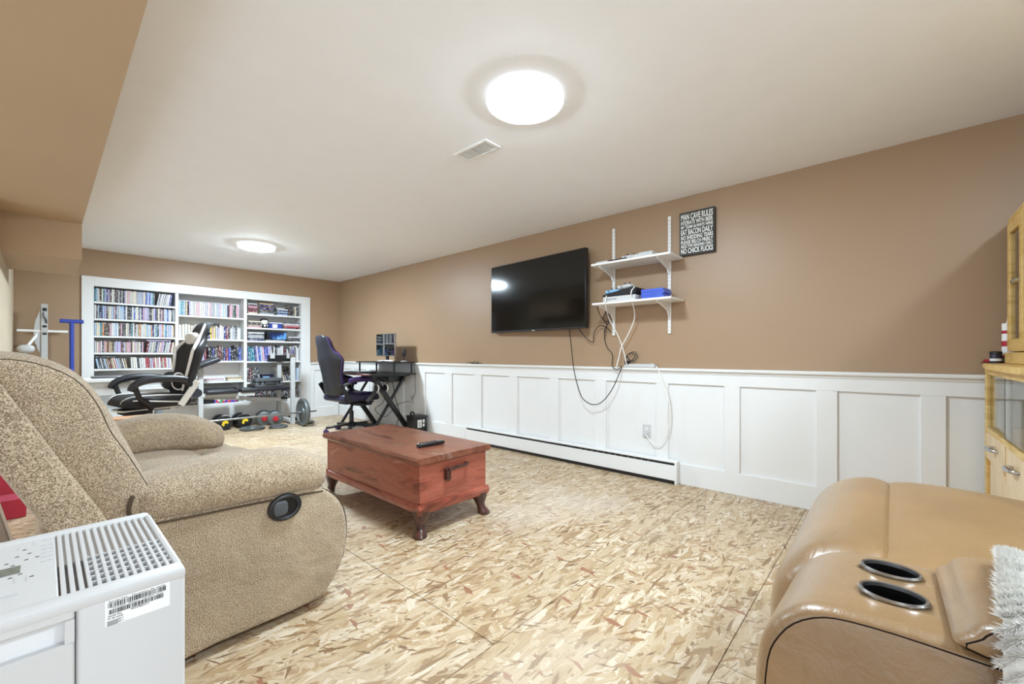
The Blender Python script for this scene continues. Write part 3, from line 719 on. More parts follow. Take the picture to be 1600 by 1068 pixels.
# lower board contents
z = SB[1][0]
t2 = thing('game_console', 'white game console with slanted black upper shell on lower shelf', 'game console', (RW-.15, 1.66, z))
build('lower_shell', MB().box(RW-.265, RW-.04, 1.535, 1.83, z+.0005, z+.045, .006), 'wplastic', t2)
build('disc_slot', MB().box(RW-.2665, RW-.264, 1.70, 1.80, z+.02, z+.024), 'ink', t2)
build('upper_shell', MB().prism([(1.835, z+.048), (1.54, z+.048), (1.525, z+.10), (1.56, z+.112), (1.835, z+.062)], 'x', RW-.262, RW-.045, .003), 'black', t2)
gamepad(RW-.16, 1.77, z+.068, 'lblue', 'light blue game controller on the console', R(8))
gamepad(RW-.17, 1.645, z+.10, 'wplastic', 'white game controller on the console beside light blue one', R(-10))
for i in range(6):
    o = MB().box(RW-.24+.004*(i % 2), RW-.08, 1.31+.006*(i % 3), 1.50, z+.0005+i*.0132, z+.0125+i*.0132, .002)
    solo('game_case', o, 'bluec', ['blue game case at the bottom of six on lower shelf', 'blue game case second from bottom of six on lower shelf', 'blue game case third from bottom of six on lower shelf', 'blue game case fourth from bottom of six on lower shelf', 'blue game case second from top of six on lower shelf', 'blue game case topmost of six on lower shelf'][i], 'game case', 'blue game cases on lower shelf')

# ------------------------------------------------------------------ sign
sx, sy0, sy1, sz0, sz1 = RW-.03, 1.005, 1.27, 1.822, 2.165
t = thing('wall_sign', 'dark sign with white man cave rules lettering on brown wall', 'sign', (RW, 1.14, sz0))
build('board', MB().box(RW-.032, RW-.0005, sy0, sy1, sz0, sz1, .002), 'signboard', t, smooth=False)
lines = [('MAN CAVE RULES', .058), ('HYDRATE WITH BEER', .04), ('MY TEAM ALWAYS WINS', .034), ('EAT BACON DAILY', .052), ('NO SHEDDING TEARS', .04), ('PLEASE BELCH FREELY', .036), ('SELECTIVE READING ONLY', .032), ('NO CHICK FLICKS', .05)]
tot = sum(h for _, h in lines); zz = sz1-.012; k = (sz1-sz0-.024)/tot
tx = MB()
for s_, h in lines:
    hh = h*k
    tx.text(s_, (RW-.0335, sy1-.012, zz-hh+.002), (0, -1, 0), (0, 0, 1), sy1-sy0-.024, hh-.005, .022)
    zz -= hh
build('lettering', tx, 'signtext', t, smooth=False, flip=False)

# ------------------------------------------------------------------ cables and power strip
def cable(pts, m, r, label, x=None):
    mb = MB().tube(pts, r, 6)
    return solo('cable', mb, m, label, 'cable', loc=pts[0])
def wx(y, z, dx=.045): return (RW-dx, y, z)
cable([wx(2.31, 1.285, .06), wx(2.29, 1.08, .05), wx(2.244, .876, .075), wx(2.158, .668, .1), wx(2.08, .60, .11), wx(2.0, .585, .11), wx(1.92, .62, .11), wx(1.84, .72, .1), wx(1.785, .84, .085), wx(1.757, .935, .062)], 'cable_k', .0042, 'long black cable hanging in a loop below the television')
cable([wx(2.21, 1.285, .05), wx(2.14, 1.20), wx(2.06, 1.15), wx(2.045, 1.24), wx(1.985, 1.30), wx(1.91, 1.275), wx(1.875, 1.24)], 'cable_k', .004, 'short black cable curling from television towards the shelf standard')
cable([wx(1.962, 1.492, .2) if False else (RW-.2, 1.93, 1.472), wx(1.945, 1.38, .1), wx(1.915, 1.31), wx(1.94, 1.2), wx(1.91, 1.1), wx(1.86, 1.04), wx(1.855, .94, .055), wx(1.80, .905, .075), wx(1.757, .935, .065)], 'cable_k', .004, 'black cable dropping from lower shelf edge to the power strip')
cable([wx(1.93, 1.44, .06), wx(1.90, 1.36), wx(1.93, 1.33), wx(1.95, 1.38), wx(1.91, 1.42), wx(1.89, 1.34), wx(1.94, 1.26), wx(1.93, 1.20)], 'cable_k', .0035, 'tangled black cable under the left end of lower shelf')
cable([(RW-.275, 1.79, 1.53), (RW-.288, 1.79, 1.46), wx(1.85, 1.35, .12), wx(1.80, 1.22, .07), wx(1.765, 1.13, .06), wx(1.73, 1.02, .06), wx(1.715, .945, .06)], 'cable_w', .0045, 'white cable hanging from left of the console crossing the other')
cable([(RW-.255, 1.545, 1.585), (RW-.29, 1.56, 1.52), wx(1.62, 1.36, .1), wx(1.69, 1.22, .07), wx(1.765, 1.10, .06), wx(1.79, 1.0, .06), wx(1.815, .90, .07)], 'cable_w', .0045, 'white cable hanging from console right end down over chair rail')
t = thing('power_strip', 'white power strip lying on the chair rail below shelves', 'power strip', (RW-.03, 1.6, .926))
build('body', MB().box(RW-.05, RW-.004, 1.47, 1.745, .9265, .958, .005), 'wplastic', t)
build('switch', MB().box(RW-.04, RW-.015, 1.49, 1.51, .958, .962, .002), 'wplastic2', t)
for i in range(2): build('plug', MB().box(RW-.052, RW-.015, 1.715+i*.03 if i == 0 else 1.70, 1.74 if i == 0 else 1.712, .945, .985, .005), 'black', t)
cable([wx(1.745, .97, .03), wx(1.72, 1.03, .03), wx(1.66, 1.06, .03), wx(1.63, 1.02, .03), wx(1.67, .98, .03), wx(1.72, 1.01, .03), wx(1.70, 1.05, .03), wx(1.65, 1.03, .03), wx(1.69, .975, .03)], 'cable_k', .0035, 'coiled black cable standing on the white power strip')
cable([wx(1.468, .94, .03), wx(1.44, .925, .06), wx(1.40, .84, .065), wx(1.355, .70, .05), wx(1.34, .53, .05), wx(1.37, .38, .055), wx(1.43, .30, .06), wx(1.50, .31, .05), wx(1.55, .36, .03)], 'cable_w', .0045, 'white power cord hanging from power strip to the wall outlet')
def outlet(y, z, label):
    t = thing('wall_outlet', label, 'outlet', (RW-.007, y, z-.06))
    build('cover_plate', MB().box(RW-.013, RW-.0072, y-.036, y+.036, z-.058, z+.058, .003), 'wplastic', t)
    for s in (-1, 1): build('socket', MB().box(RW-.0145, RW-.013, y-.016, y+.016, z+s*.024-.014, z+s*.024+.014, .002), 'wplastic2', t)
    return t
t = outlet(1.555, .385, 'white wall outlet with plugged cord on right wainscot')
build('plug', MB().box(RW-.035, RW-.0145, 1.54, 1.57, .345, .378, .004), 'wplastic', t)
outlet(4.97, .42, 'white wall outlet near the desk on wainscot')
cable([wx(3.82, .932, .03), wx(3.74, .945, .04), wx(3.66, .935, .025), wx(3.6, .945, .035), wx(3.66, .955, .03), wx(3.72, .935, .045), wx(3.64, .932, .04), wx(3.54, .932, .03)], 'cable_k', .0035, 'small tangle of black cable lying on the chair rail left of television')
#@@PART2@@
# ------------------------------------------------------------------ cedar chest used as coffee table
CX0, CX1, CY0, CY1 = 1.418, 1.938, 1.978, 3.135
t = thing('wooden_chest', 'dark red wooden chest on short curved feet used as coffee table', 'chest', (1.68, 2.55, 0))
build('body', MB().box(CX0, CX1, CY0, CY1, .17, .412, .003), 'chest', t)
lid = MB().prism([(CX0-.018, .414), (CX1+.018, .414), (CX1+.026, .424), (CX1+.026, .438), (CX1+.018, .452), (CX0-.018, .452), (CX0-.026, .438), (CX0-.026, .424)], 'y', CY0-.026, CY1+.026, .006)
build('lid', lid, 'chesttop', t, ang=25)
sk = MB(); sk2 = MB()
sk.prism([(CX0-.004, .135), (CX0-.014, .14), (CX0-.018, .165), (CX0-.012, .18), (CX0, .185), (CX0+.03, .185), (CX0+.03, .135)], 'y', CY0-.014, CY1+.014)
sk2.prism([(CX1+.004, .135), (CX1+.014, .14), (CX1+.018, .165), (CX1+.012, .18), (CX1, .185), (CX1-.03, .185), (CX1-.03, .135)], 'y', CY0-.014, CY1+.014)
build('side_skirt', sk, 'chest', t, smooth=False); build('side_skirt', sk2, 'chest', t, smooth=False)
for y, s in ((CY0, -1), (CY1, 1)):
    sk = MB().prism([(y+s*.004, .128), (y+s*.014, .14), (y+s*.018, .165), (y+s*.012, .18), (y, .185), (y-s*.03, .185), (y-s*.03, .128)], 'x', CX0-.014, CX1+.014)
    build('end_skirt', sk, 'chest', t, smooth=False)
for sx_, sy_ in ((-1, -1), (1, -1), (-1, 1), (1, 1)):
    cx = CX0+.035 if sx_ < 0 else CX1-.035; cy = CY0+.035 if sy_ < 0 else CY1-.035
    rings = []
    for z, hw, off in ((.15, .05, 0), (.125, .048, .002), (.10, .038, .006), (.07, .026, .008), (.045, .024, .014), (.025, .032, .022), (.01, .036, .026), (0, .03, .024)):
        x, y = cx+sx_*off, cy+sy_*off; c_ = hw*.55
        rings.append([(x+a*hw if abs(a) == 1 else x+a*hw, y+b*hw, z) for a, b in ((-1, -.55), (-.55, -1), (.55, -1), (1, -.55), (1, .55), (.55, 1), (-.55, 1), (-1, .55))])
    build('foot', MB().loft(rings), 'chestfoot', t, ang=50)
h = MB()
h.tube([(1.60, CY0-.002, .335), (1.60, CY0-.035, .345), (1.60, CY0-.03, .362)], .009, 8)
h2 = build('handle', MB().tube([(1.60, CY0-.034, .36), (1.67, CY0-.040, .366), (1.745, CY0-.034, .366), (1.757, CY0-.002, .364)], [.011, .010, .010, .009], 10), 'chestfoot', t)
for x in (1.605,):
    build('handle_mount', MB().prism([(x-.018, .30), (x, .288), (x+.018, .30), (x+.012, .335), (x+.016, .36), (x, .37), (x-.016, .36), (x-.012, .335)], 'y', CY0-.032, CY0-.0005, .003), 'chestfoot', h2)
t = thing('remote_control', 'black remote control with silver top lying on the wooden chest', 'remote', (1.67, 2.21, .4525), R(-3), local=True)
build('body', MB().pill((0, 0, .0105), (.205, .052, .02), .45, .45, 32, 8), 'black', t)
build('top_plate', MB().box(-.09, .09, -.02, .02, .0195, .0225, .002), 'steel', t)
for i in range(6):
    for j in (-1, 0, 1): build('button', MB().box(-.08+i*.022, -.068+i*.022, j*.012-.0035, j*.012+.0035, .0224, .0245, .001), 'ink', t)

# ------------------------------------------------------------------ wide fabric recliner
WR = 1.42
RC = thing('recliner', 'wide tan fabric recliner with puffy arms at left', 'recliner', (0, 1.72, 0), R(1.5), local=True)
def smoothp(p, k=4):
    n = len(p); out = []
    for i in range(n):
        a, b, c, d = [Vector((*p[(i+j-1) % n], 0)) for j in range(4)]
        for q in range(k):
            t_ = q/k; v = .5*((2*b)+(c-a)*t_+(2*a-5*b+4*c-d)*t_*t_+(3*b-a-3*c+d)*t_**3); out.append((v.x, v.y))
    return out
side = smoothp([(.04, .035), (.4, .03), (.73, .03), (.815, .075), (.865, .16), (.885, .27), (.87, .38), (.82, .455), (.74, .50), (.45, .515), (.2, .525), (.06, .52), (.02, .3)], 3)
for y0, y1 in ((0, .24), (WR-.24, WR)):
    build('side_panel', MB().extrude_profile(side, 'y', y0, y1, .035, 5, .03), 'recl', RC)
def armpad(yc):
    rings = []
    st = [(.165, .0, .0, .565), (.17, .06, .05, .562), (.19, .10, .065, .562), (.24, .135, .078, .562), (.32, .145, .088, .566), (.45, .15, .094, .570), (.58, .15, .094, .566), (.68, .147, .088, .558), (.75, .14, .078, .55), (.785, .12, .062, .545), (.80, .085, .04, .542), (.805, .03, .015, .542)]
    for x, hw, hh, zc in st:
        hw = max(hw, .012); hh = max(hh, .008); ring = []
        for k in range(24):
            a = 2*math.pi*k/24; ca, sa = math.cos(a), math.sin(a)
            y = hw*math.copysign(abs(ca)**.75, ca); z = hh*math.copysign(abs(sa)**.8, sa)
            z *= 1 + .05*math.sin(x*23+k)
            ring.append((x, yc+y, zc+z))
        rings.append(ring)
    return MB().loft(rings)
build('armrest', armpad(.125), 'recl', RC)
fa = armpad(WR-.125)
for v in fa.bm.verts: v.co.x -= .06*min(1, max(0, v.co.x)); v.co.z += .045*math.sin(math.pi*min(1, max(0, (v.co.x-.12)/.66)))*(1 if v.co.z > .56 else .35)
build('armrest', fa, 'recl', RC)
shell = smoothp([(-.10, 1.0), (-.04, .89), (.037, .735), (.13, .54), (.17, .40), (.15, .3), (.1, .3), (.07, .42), (-.03, .62), (-.1, .77), (-.17, .92), (-.19, .985), (-.165, 1.015)], 3)
build('back_shell', MB().extrude_profile(shell, 'y', .008, WR-.02, .03, 5, .02), 'recl', RC)
cush = [(.24, .42), (.255, .54), (.218, .66), (.165, .80), (.118, .91), (.06, .99), (-.02, 1.035), (-.10, 1.045), (-.15, 1.02), (-.125, .96), (-.065, .85), (.005, .71), (.1, .52), (.15, .43)]
cushs = smoothp(cush, 3)
for y0, y1 in ((.02, .70), (.71, WR-.04)):
    c_ = build('back_cushion', MB().extrude_profile(cushs, 'y', y0, y1, .11, 7, .045), 'recl', RC)
    fr_ = []
    cx = sum(p[0] for p in cushs)/len(cushs); cz = sum(p[1] for p in cushs)/len(cushs)
    for p in smoothp(cush, 4)[3:34]:
        d = math.hypot(p[0]-cx, p[1]-cz); f = (d-.026)/d; fr_.append((cx+(p[0]-cx)*f, y0+.012, cz+(p[1]-cz)*f))
    build('seam', MB().tube(fr_, .0025, 5, smooth=False), 'reclseam', c_)
build('shell_seam', MB().tube([(-.108, .018, .975), (-.058, .012, .875), (.018, .012, .725), (.112, .012, .53), (.15, .014, .45)], .0035, 6), 'reclseam', RC)
build('seat_base', MB().box(.12, .80, .2, WR-.2, .04, .40, .02), 'recl', RC)
seatp = smoothp([(.16, .36), (.16, .47), (.22, .515), (.38, .53), (.52, .52), (.60, .49), (.62, .42), (.58, .36), (.35, .34)], 3)
build('seat_cushion', MB().extrude_profile(seatp, 'y', .225, WR-.225, .05, 5, .04), 'recl', RC)
footp = smoothp([(.60, .40), (.62, .47), (.70, .50), (.80, .49), (.875, .45), (.91, .37), (.915, .26), (.90, .15), (.86, .09), (.80, .09), (.76, .3)], 3)
build('footrest', MB().extrude_profile(footp, 'y', .225, WR-.225, .05, 5, .04), 'recl', RC)
build('arm_seam', MB().tube([(.10, .0, .515), (.24, -.012, .507), (.5, -.006, .494), (.68, -.002, .483), (.77, .004, .475)], .004, 6), 'reclseam', RC)
build('front_seam', MB().tube([(.77, .012, .485), (.83, .010, .44), (.868, .012, .36), (.876, .012, .27), (.86, .012, .17)], .003, 6), 'reclseam', RC)
tufts = MB()
for yc in (.125, WR-.125):
    tufts.tube([(.185, yc-.11, .60), (.175, yc-.115, .56), (.185, yc-.10, .515)], .006, 6)
    if yc < .5: tufts.tube([(.80, yc-.06, .575), (.80, yc+.01, .55), (.795, yc-.07, .525)], .003, 6)
build('corner_tucks', tufts, 'reclseam', RC)
cup = build('release_cup', MB().torus((.62, -.006, .452), .044, .010, 'y', 36, 8, 1.15, .95), 'black', RC)
build('cup_inset', MB().lathe([(.046, -.008), (.044, .0), (.001, .0)], (.62, .0, .452), 'y', 28).xf(Matrix.Translation((.62, 0, .452)) @ Matrix.Diagonal((1.12, 1, .93, 1)) @ Matrix.Translation((-.62, 0, -.452))), 'holebk', cup)
build('release_lever', MB().pill((.603, -.010, .452), (.052, .014, .058), .6, .6, 20, 8), 'dgrey', cup)

# ------------------------------------------------------------------ portable air conditioner / dehumidifier
AX0, AX1, AY0, AY1, AZ = -.33, .151, .831, 1.19, .70
t = thing('dehumidifier', 'white dehumidifier with slatted top and barcode label in the lower left foreground', 'dehumidifier', (-.09, 1.01, 0))
build('body', MB().box(AX0, AX1-.001, AY0+.015, AY1, 0.02, .668, .012, 3), 'wplastic', t)
fp = MB()
fp.box(AX0, .0285, AY0, AY0+.02, .03, .643, .002).box(AX0, .0285, AY0, AY0+.02, .674, .692, .002).box(.019, .0285, AY0+.0003, AY0+.0195, .643, .674)
build('front_panel', fp, 'wplastic', t, smooth=False)
build('handle_recess', MB().box(AX0+.01, .019, AY0+.012, AY0+.02, .643, .674, .0), 'wplastic2', t, smooth=False)
build('corner_panel', MB().box(.0293, AX1, AY0, AY0+.03, .03, .692, .008, 3), 'wplastic', t)
rim = MB()
rim.box(AX0, AX1, AY0-.001, AY0+.034, .682, AZ, .005, 2).box(AX0, AX1, AY1-.032, AY1, .66, AZ, .008, 2).box(AX1-.010, AX1, AY0+.03, AY1-.028, .66, AZ, .004, 2)
build('top_rim', rim, 'wplastic', t)
cp = build('control_panel', MB().box(AX0, .0145, AY0+.03, AY1-.026, .66, AZ-.0025, .002), 'wplastic', t)
build('vent_tray', MB().box(.0145, AX1-.009, .998, AY1-.03, .66, .6945), 'wplastic', t, smooth=False)
build('vent_cavity', MB().box(.0145, AX1-.009, AY0+.03, .998, .64, .672), 'vcav', t, smooth=False)
xs = [.0165, .0255, .0345] + [.0435 + i*.0098 for i in range(11)]
for i, x in enumerate(xs):
    build('slat', MB().box(x, x+(.0055 if i < 3 else .0046), AY0+.033, AY1-.031, .676, AZ-.001, .0008), 'wplastic', t, smooth=False)
for i in range(6):
    y = .884+i*.0225
    build('cross_bar', MB().box(.046, AX1-.010, y, y+.0036, .678, AZ-.0022), 'wplastic', t, smooth=False)
build('left_vent_floor', MB().box(.0145, .045, AY0+.033, 1.0, .66, .686), 'wplastic', t, smooth=False)
d = build('display', MB().box(-.085, -.0245, 1.004, 1.038, AZ-.003, AZ-.0018), 'lcd', cp, smooth=False)
mk = MB(); mg = MB()
for x, y in ((-.022, 1.115), (-.0295, 1.085), (-.019, 1.06), (-.007, 1.062), (-.033, 1.045), (-.034, .99), (-.024, .997), (-.012, .975), (-.016, 1.09), (-.04, 1.06)):
    mk.box(x-.0022, x+.0022, y-.0012, y+.0012, AZ-.0024, AZ-.0019)
for i in range(5):
    for j in range(2): mg.box(-.004+.0004*i+j*.0085, .003+j*.0075, 1.03+i*.021, 1.033+i*.021, AZ-.0024, AZ-.0020)
for x, y, l in ((-.03, .965, .02), (-.018, .96, .022), (-.03, 1.12, .02), (-.012, 1.13, .02)): mg.box(x, x+.001, y, y+l, AZ-.0024, AZ-.002)
mg.box(-.06, -.024, .915, .921, AZ-.0024, AZ-.002).box(-.002, .010, 1.145, 1.148, AZ-.0024, AZ-.002)
build('indicator_marks', mk, 'ink', cp, smooth=False); build('printed_marks', mg, 'inkgrey', cp, smooth=False)
YL = AY0-.0004
lb = build('barcode_label', MB().box(.0585, .131, YL, AY0+.001, .648, .6845), 'paper', t, smooth=False)
bc = MB(); rr = random.Random(3)
def bars(x0, x1, z0, z1):
    x = x0
    while x < x1:
        wd = rr.choice([.0004, .0005, .0009, .0013]); bc.box(x, min(x+wd, x1), YL-.0003, YL, z0, z1); x += wd + rr.choice([.0004, .0006, .001])
bars(.0615, .126, .6735, .6805); bars(.0625, .123, .664, .6705)
for tx_, x, z, w_, h_ in (('Serial No.  Numero de serie', .062, .6812, .063, .0022), ('9W2X84  9B4X2Y  S4JX8A2  6516', .066, .6711, .056, .0018), ('Serial No.', .0615, .6605, .015, .0026), ('N de serie', .0615, .657, .016, .0026), ('BR63PM00313', .086, .6612, .02, .0022)):
    bc.text(tx_, (x, YL-.0003, z), (1, 0, 0), (0, 0, 1), w_, h_, .01)
for i in range(6): bc.box(.0605, .078-.003*(i % 3), YL-.0003, YL, .6543-.0012*i, .6546-.0012*i+.0002)
build('label_print', bc, 'ink', lb, smooth=False, flip=False)

# ------------------------------------------------------------------ trestle and red carton behind the dehumidifier
t = thing('trestle', 'weathered grey wooden trestle legs with dark strip behind the dehumidifier', 'trestle', (-.3, 1.42, 0))
build('leg', MB().beam((.075, 1.42, 0), (-.205, 1.42, 1.30), .03, .045, (0, 1, 0)), 'greywood', t)
build('leg', MB().beam((-.52, 1.42, 0), (-.235, 1.42, 1.30), .03, .045, (0, 1, 0)), 'greywood', t)
build('dark_strip', MB().beam((.047, 1.40, 0.02), (-.222, 1.40, 1.26), .012, .018, (0, 1, 0)), 'black', t)
build('top_block', MB().box(-.27, -.17, 1.40, 1.44, 1.29, 1.33, .004), 'greywood', t)
t = thing('red_carton', 'red printed carton on the floor behind the tan recliner', 'box', (-.13, 4.25, 0))
build('carton', MB().box(-.20, -.075, 4.12, 4.45, 0.0005, .30, .003), 'redbox', t)
build('printed_panel', MB().box(-.19, -.085, 4.1185, 4.12, .12, .16), 'candy_pink', t)

# ------------------------------------------------------------------ leather sofa with console
SF = thing('leather_sofa', 'taupe leather sofa with cup holders in the right foreground', 'sofa', (1.3, -.3, 0))
conp = smoothp([(.165, .04), (.172, .3), (.17, .52), (.150, .60), (.105, .648), (.04, .664), (-.1, .668), (-.4, .672), (-.85, .68), (-.90, .6), (-.90, .3), (-.88, .04), (-.4, .03)], 4)
def shear(mb):
    for v in mb.bm.verts:
        if v.co.z > .35: v.co.z -= .10*(v.co.x-.78)*min(1, (v.co.z-.35)/.25)
    return mb
con_o = build('console', shear(MB().extrude_profile(conp, 'x', .775, 1.135, .03, 6, .022)), 'leather', SF, ang=60)
HC = [(.897, .0), (1.03, .003)]
cut = MB()
for x, y in HC: cut.cyl((x, y, .57), (x, y, .75), .0385, n=40)
co = build('cutter', cut, 'holebk', SF, smooth=False)
md = con_o.modifiers.new('b', 'BOOLEAN'); md.operation = 'DIFFERENCE'; md.object = co; md.solver = 'EXACT'
dg = bpy.context.evaluated_depsgraph_get(); dg.update()
nm = bpy.data.meshes.new_from_object(con_o.evaluated_get(dg)); con_o.modifiers.clear(); old = con_o.data; con_o.data = nm; nm.name = 'console_mesh'
bpy.data.objects.remove(co)
nm.materials.clear(); nm.materials.append(M['leather'])
nm.polygons.foreach_set('material_index', [0]*len(nm.polygons))
for x, y in HC:
    ch = build('cup_holder', shear(MB().lathe([(.0385, .660), (.0425, .664), (.0432, .670), (.0412, .6730), (.0380, .672), (.0370, .666)], (x, y, 0), n=40, cap=False)), 'steel', SF)
    build('cup_liner', shear(MB().lathe([(.0373, .667), (.0368, .602), (.036, .582), (.002, .582)], (x, y, 0), n=40, cap=False)), 'holebk', ch)
# piping along the outer side panel edge
def inset_path(prof, ins, x, keep):
    cx = sum(p[0] for p in prof)/len(prof); cy = sum(p[1] for p in prof)/len(prof); o_ = []
    for p in prof:
        d = math.hypot(p[0]-cx, p[1]-cy); f = (d-ins)/d; q = (cx+(p[0]-cx)*f, cy+(p[1]-cy)*f)
        if keep(q): o_.append((x, q[0], q[1]))
    return o_
ip = [p for p in inset_path(conp, .0185, .7765, lambda q: q[0] > -.84 and q[1] > .2)]
ka = max(range(len(ip)-1), key=lambda i: (Vector(ip[i+1])-Vector(ip[i])).length)
if (Vector(ip[ka+1])-Vector(ip[ka])).length > .3: ip = ip[ka+1:]+ip[:ka+1]
build('piping', MB().tube(ip, .0016, 6, smooth=False), 'leatherseam', SF)
lidp = smoothp([(-.074, .668), (-.071, .690), (-.091, .708), (-.14, .714), (-.3, .718), (-.62, .72), (-.66, .70), (-.65, .674), (-.3, .668)], 4)
ld = build('console_lid', shear(MB().extrude_profile(lidp, 'x', .762, 1.10, .022, 5, .012)), 'leather', SF, ang=60)
lp_ = inset_path(lidp, .0105, .7632, lambda q: q[0] > -.5)
ka = max(range(len(lp_)-1), key=lambda i: (Vector(lp_[i+1])-Vector(lp_[i])).length)
if (Vector(lp_[ka+1])-Vector(lp_[ka])).length > .1: lp_ = lp_[ka+1:]+lp_[:ka+1]
build('lid_piping', MB().tube(lp_, .0016, 6, smooth=False), 'leatherseam', ld)
rollp = smoothp([(.0, .585), (.03, .622), (.09, .618), (.155, .585), (.205, .52), (.225, .43), (.215, .33), (.18, .22), (.12, .18), (.02, .2), (-.02, .4)], 4)
build('seat_roll', MB().extrude_profile(rollp, 'x', 1.128, 1.93, .09, 7, .05), 'leather', SF, ang=60)
seatp2 = smoothp([(.04, .57), (.0, .612), (-.15, .622), (-.35, .612), (-.62, .60), (-.66, .5), (-.6, .35), (-.1, .35), (.04, .45)], 4)
build('seat_cushion', MB().extrude_profile(seatp2, 'x', 1.128, 1.95, .08, 6, .045), 'leather', SF, ang=60)
build('base', MB().box(1.13, 1.9, -.88, .15, .06, .36, .02, 2), 'leather', SF)
backp = smoothp([(-.64, .55), (-.66, .75), (-.70, .92), (-.78, .97), (-.88, .93), (-.90, .7), (-.89, .3), (-.7, .3)], 4)
build('backrest', MB().extrude_profile(backp, 'x', 1.128, 1.95, .08, 6, .045), 'leather', SF, ang=60)
for x in (.85, 1.85):
    for y in (.08, -.82): build('foot', MB().cyl((x, y, 0), (x, y, .07), .025, n=14), 'black', SF)
rk = MB(); rg = random.Random(5)
for i in range(8):
    a = .15+i*.10
    x = 1.148
    y = .21*math.cos(a*1.15)-.005; z = .42+.20*math.sin(a*1.15)
    rk.tube([(x-.012, y*.95, .42+(z-.42)*.95), (x+.03+rg.random()*.03, y*1.0, .42+(z-.42)*1.0), (x+.07+rg.random()*.05, y*1.0+.004, .42+(z-.42)*1.02)], [.004, .006, .002], 6)
o = build('leather_puckers', rk, 'leather', SF)
# ---- furry throw over console lid
TW = thing('throw_blanket', 'fluffy white throw draped over the console lid at right edge', 'blanket', (.95, -.4, .72))
tp = []
NX, NY = 30, 26
path = [(.748, .40), (.742, .50), (.744, .60), (.75, .68), (.762, .722), (.80, .733), (.86, .730), (.92, .726), (.98, .722), (1.02, .718), (1.04, .710), (1.05, .702)]
rgt = random.Random(11)
def pth(u):
    f = u*(len(path)-1); i = min(int(f), len(path)-2); q = f-i
    return path[i][0]*(1-q)+path[i+1][0]*q, path[i][1]*(1-q)+path[i+1][1]*q
grid = []
for j in range(NY+1):
    v = j/NY; r_ = []
    for i in range(NX+1):
        u = i/NX; x, z = pth(u)
        y = -.127*x - v*.5 
        b_ = .002*math.sin(i*.5+j*.6)+.002*math.sin(j*.7-i*.4)
        on = 1 if z > .71 else 0
        r_.append((x-(0 if on else abs(b_)*1.2) if u < .5 else x+.004, y, z+(abs(b_) if on else 0)))
    grid.append(r_)
mbt = MB()
top = [[mbt.bm.verts.new(p) for p in r_] for r_ in grid]
for j in range(NY):
    for i in range(NX): mbt.bm.faces.new((top[j][i], top[j][i+1], top[j+1][i+1], top[j+1][i]))
build('cloth', mbt, 'fur', TW)
fm = MB(); rg = random.Random(21)
for _ in range(60000):
    j = rg.random()*NY*.9; i = rg.random()*NX
    if rg.random() < .12: j = rg.random()*.4
    j0, i0 = min(int(j), NY-1), min(int(i), NX-1)
    p = Vector(grid[j0][i0]).lerp(Vector(grid[j0+1][i0+1]), rg.random())
    a = Vector(grid[j0][i0+1])-Vector(grid[j0][i0]); b_ = Vector(grid[j0+1][i0])-Vector(grid[j0][i0]); nn = b_.cross(a).normalized()
    if nn.z < -.2 or (p.x < .80 and nn.x > .2): nn = -nn
    tl = rg.uniform(.008, .016); dr = (nn*rg.uniform(.4, 1) + Vector((rg.uniform(-1, 1), rg.uniform(-.6, 1.2) if j > .5 else rg.uniform(.2, 1.6), rg.uniform(-.9, .4)))*.55).normalized()
    sd = dr.orthogonal().normalized()*.0011
    v1 = fm.bm.verts.new(p+sd); v2 = fm.bm.verts.new(p-sd); v3 = fm.bm.verts.new(p+dr*tl); fm.bm.faces.new((v1, v2, v3))
o = build('fur_pile', fm, 'fur', TW, smooth=False, flip=False); o['kind'] = 'stuff'

# ------------------------------------------------------------------ wooden cabinet and hutch in the near right corner
YF = -.365
CB = thing('cabinet', 'light wooden cabinet with sliding glass doors and drawers at right edge', 'cabinet', (2.7, -.65, 0))
XL = 3.372
build('front_post', MB().box(3.318, XL, YF-.045, YF, .05, .965, .003), 'ply', CB)
build('lower_post', MB().box(3.262, 3.318, YF-.03, YF-.012, .05, .49, .002), 'oak', CB)
build('rear_post', MB().box(3.318, XL, -.93, -.885, .05, .965, .003), 'ply', CB)
build('right_post', MB().box(2.0, 2.05, YF-.045, YF, .05, .965, .003), 'ply', CB)
build('side_panel', MB().box(3.345, XL-.004, -.885, YF-.045, .05, .64), 'ply', CB)
build('side_panel', MB().box(2.0, 2.02, -.885, YF-.045, .05, .965), 'ply', CB)
build('back_panel', MB().box(2.0, 3.318, -.92, -.905, .05, .64), 'ply', CB)
build('kick_board', MB().box(2.04, XL-.03, -.90, YF-.05, 0, .05), 'oak', CB)
build('display_floor', MB().box(2.02, 3.345, -.905, YF-.01, .635, .655, .002), 'ply2', CB)
build('door_track', MB().box(2.05, 3.318, YF-.03, YF+.004, .635, .662, .003), 'ply', CB)
build('side_glass', MB().box(3.352, 3.357, -.885, YF-.045, .64, .965), 'glass', CB)
d1 = build('glass_door', MB().box(2.78, 3.318, YF-.020, YF-.014, .662, .965), 'glass', CB, smooth=False)
build('door_edge', MB().box(2.775, 2.782, YF-.0205, YF-.0135, .662, .965), 'glassedge', d1)
d2 = build('glass_door', MB().box(2.05, 2.86, YF-.010, YF-.004, .662, .965), 'glass', CB, smooth=False)
build('door_edge', MB().box(2.856, 2.863, YF-.0105, YF-.0035, .662, .965), 'glassedge', d2)
ct = [(XL+.032, -.93), (XL+.032, YF+.005), (3.2, YF+.022), (2.9, YF+.036), (2.6, YF+.04), (2.3, YF+.036), (1.98, YF+.012), (1.98, -.93)]
build('countertop', MB().prism(ct, 'z', .965, .991, .004), 'ply', CB)
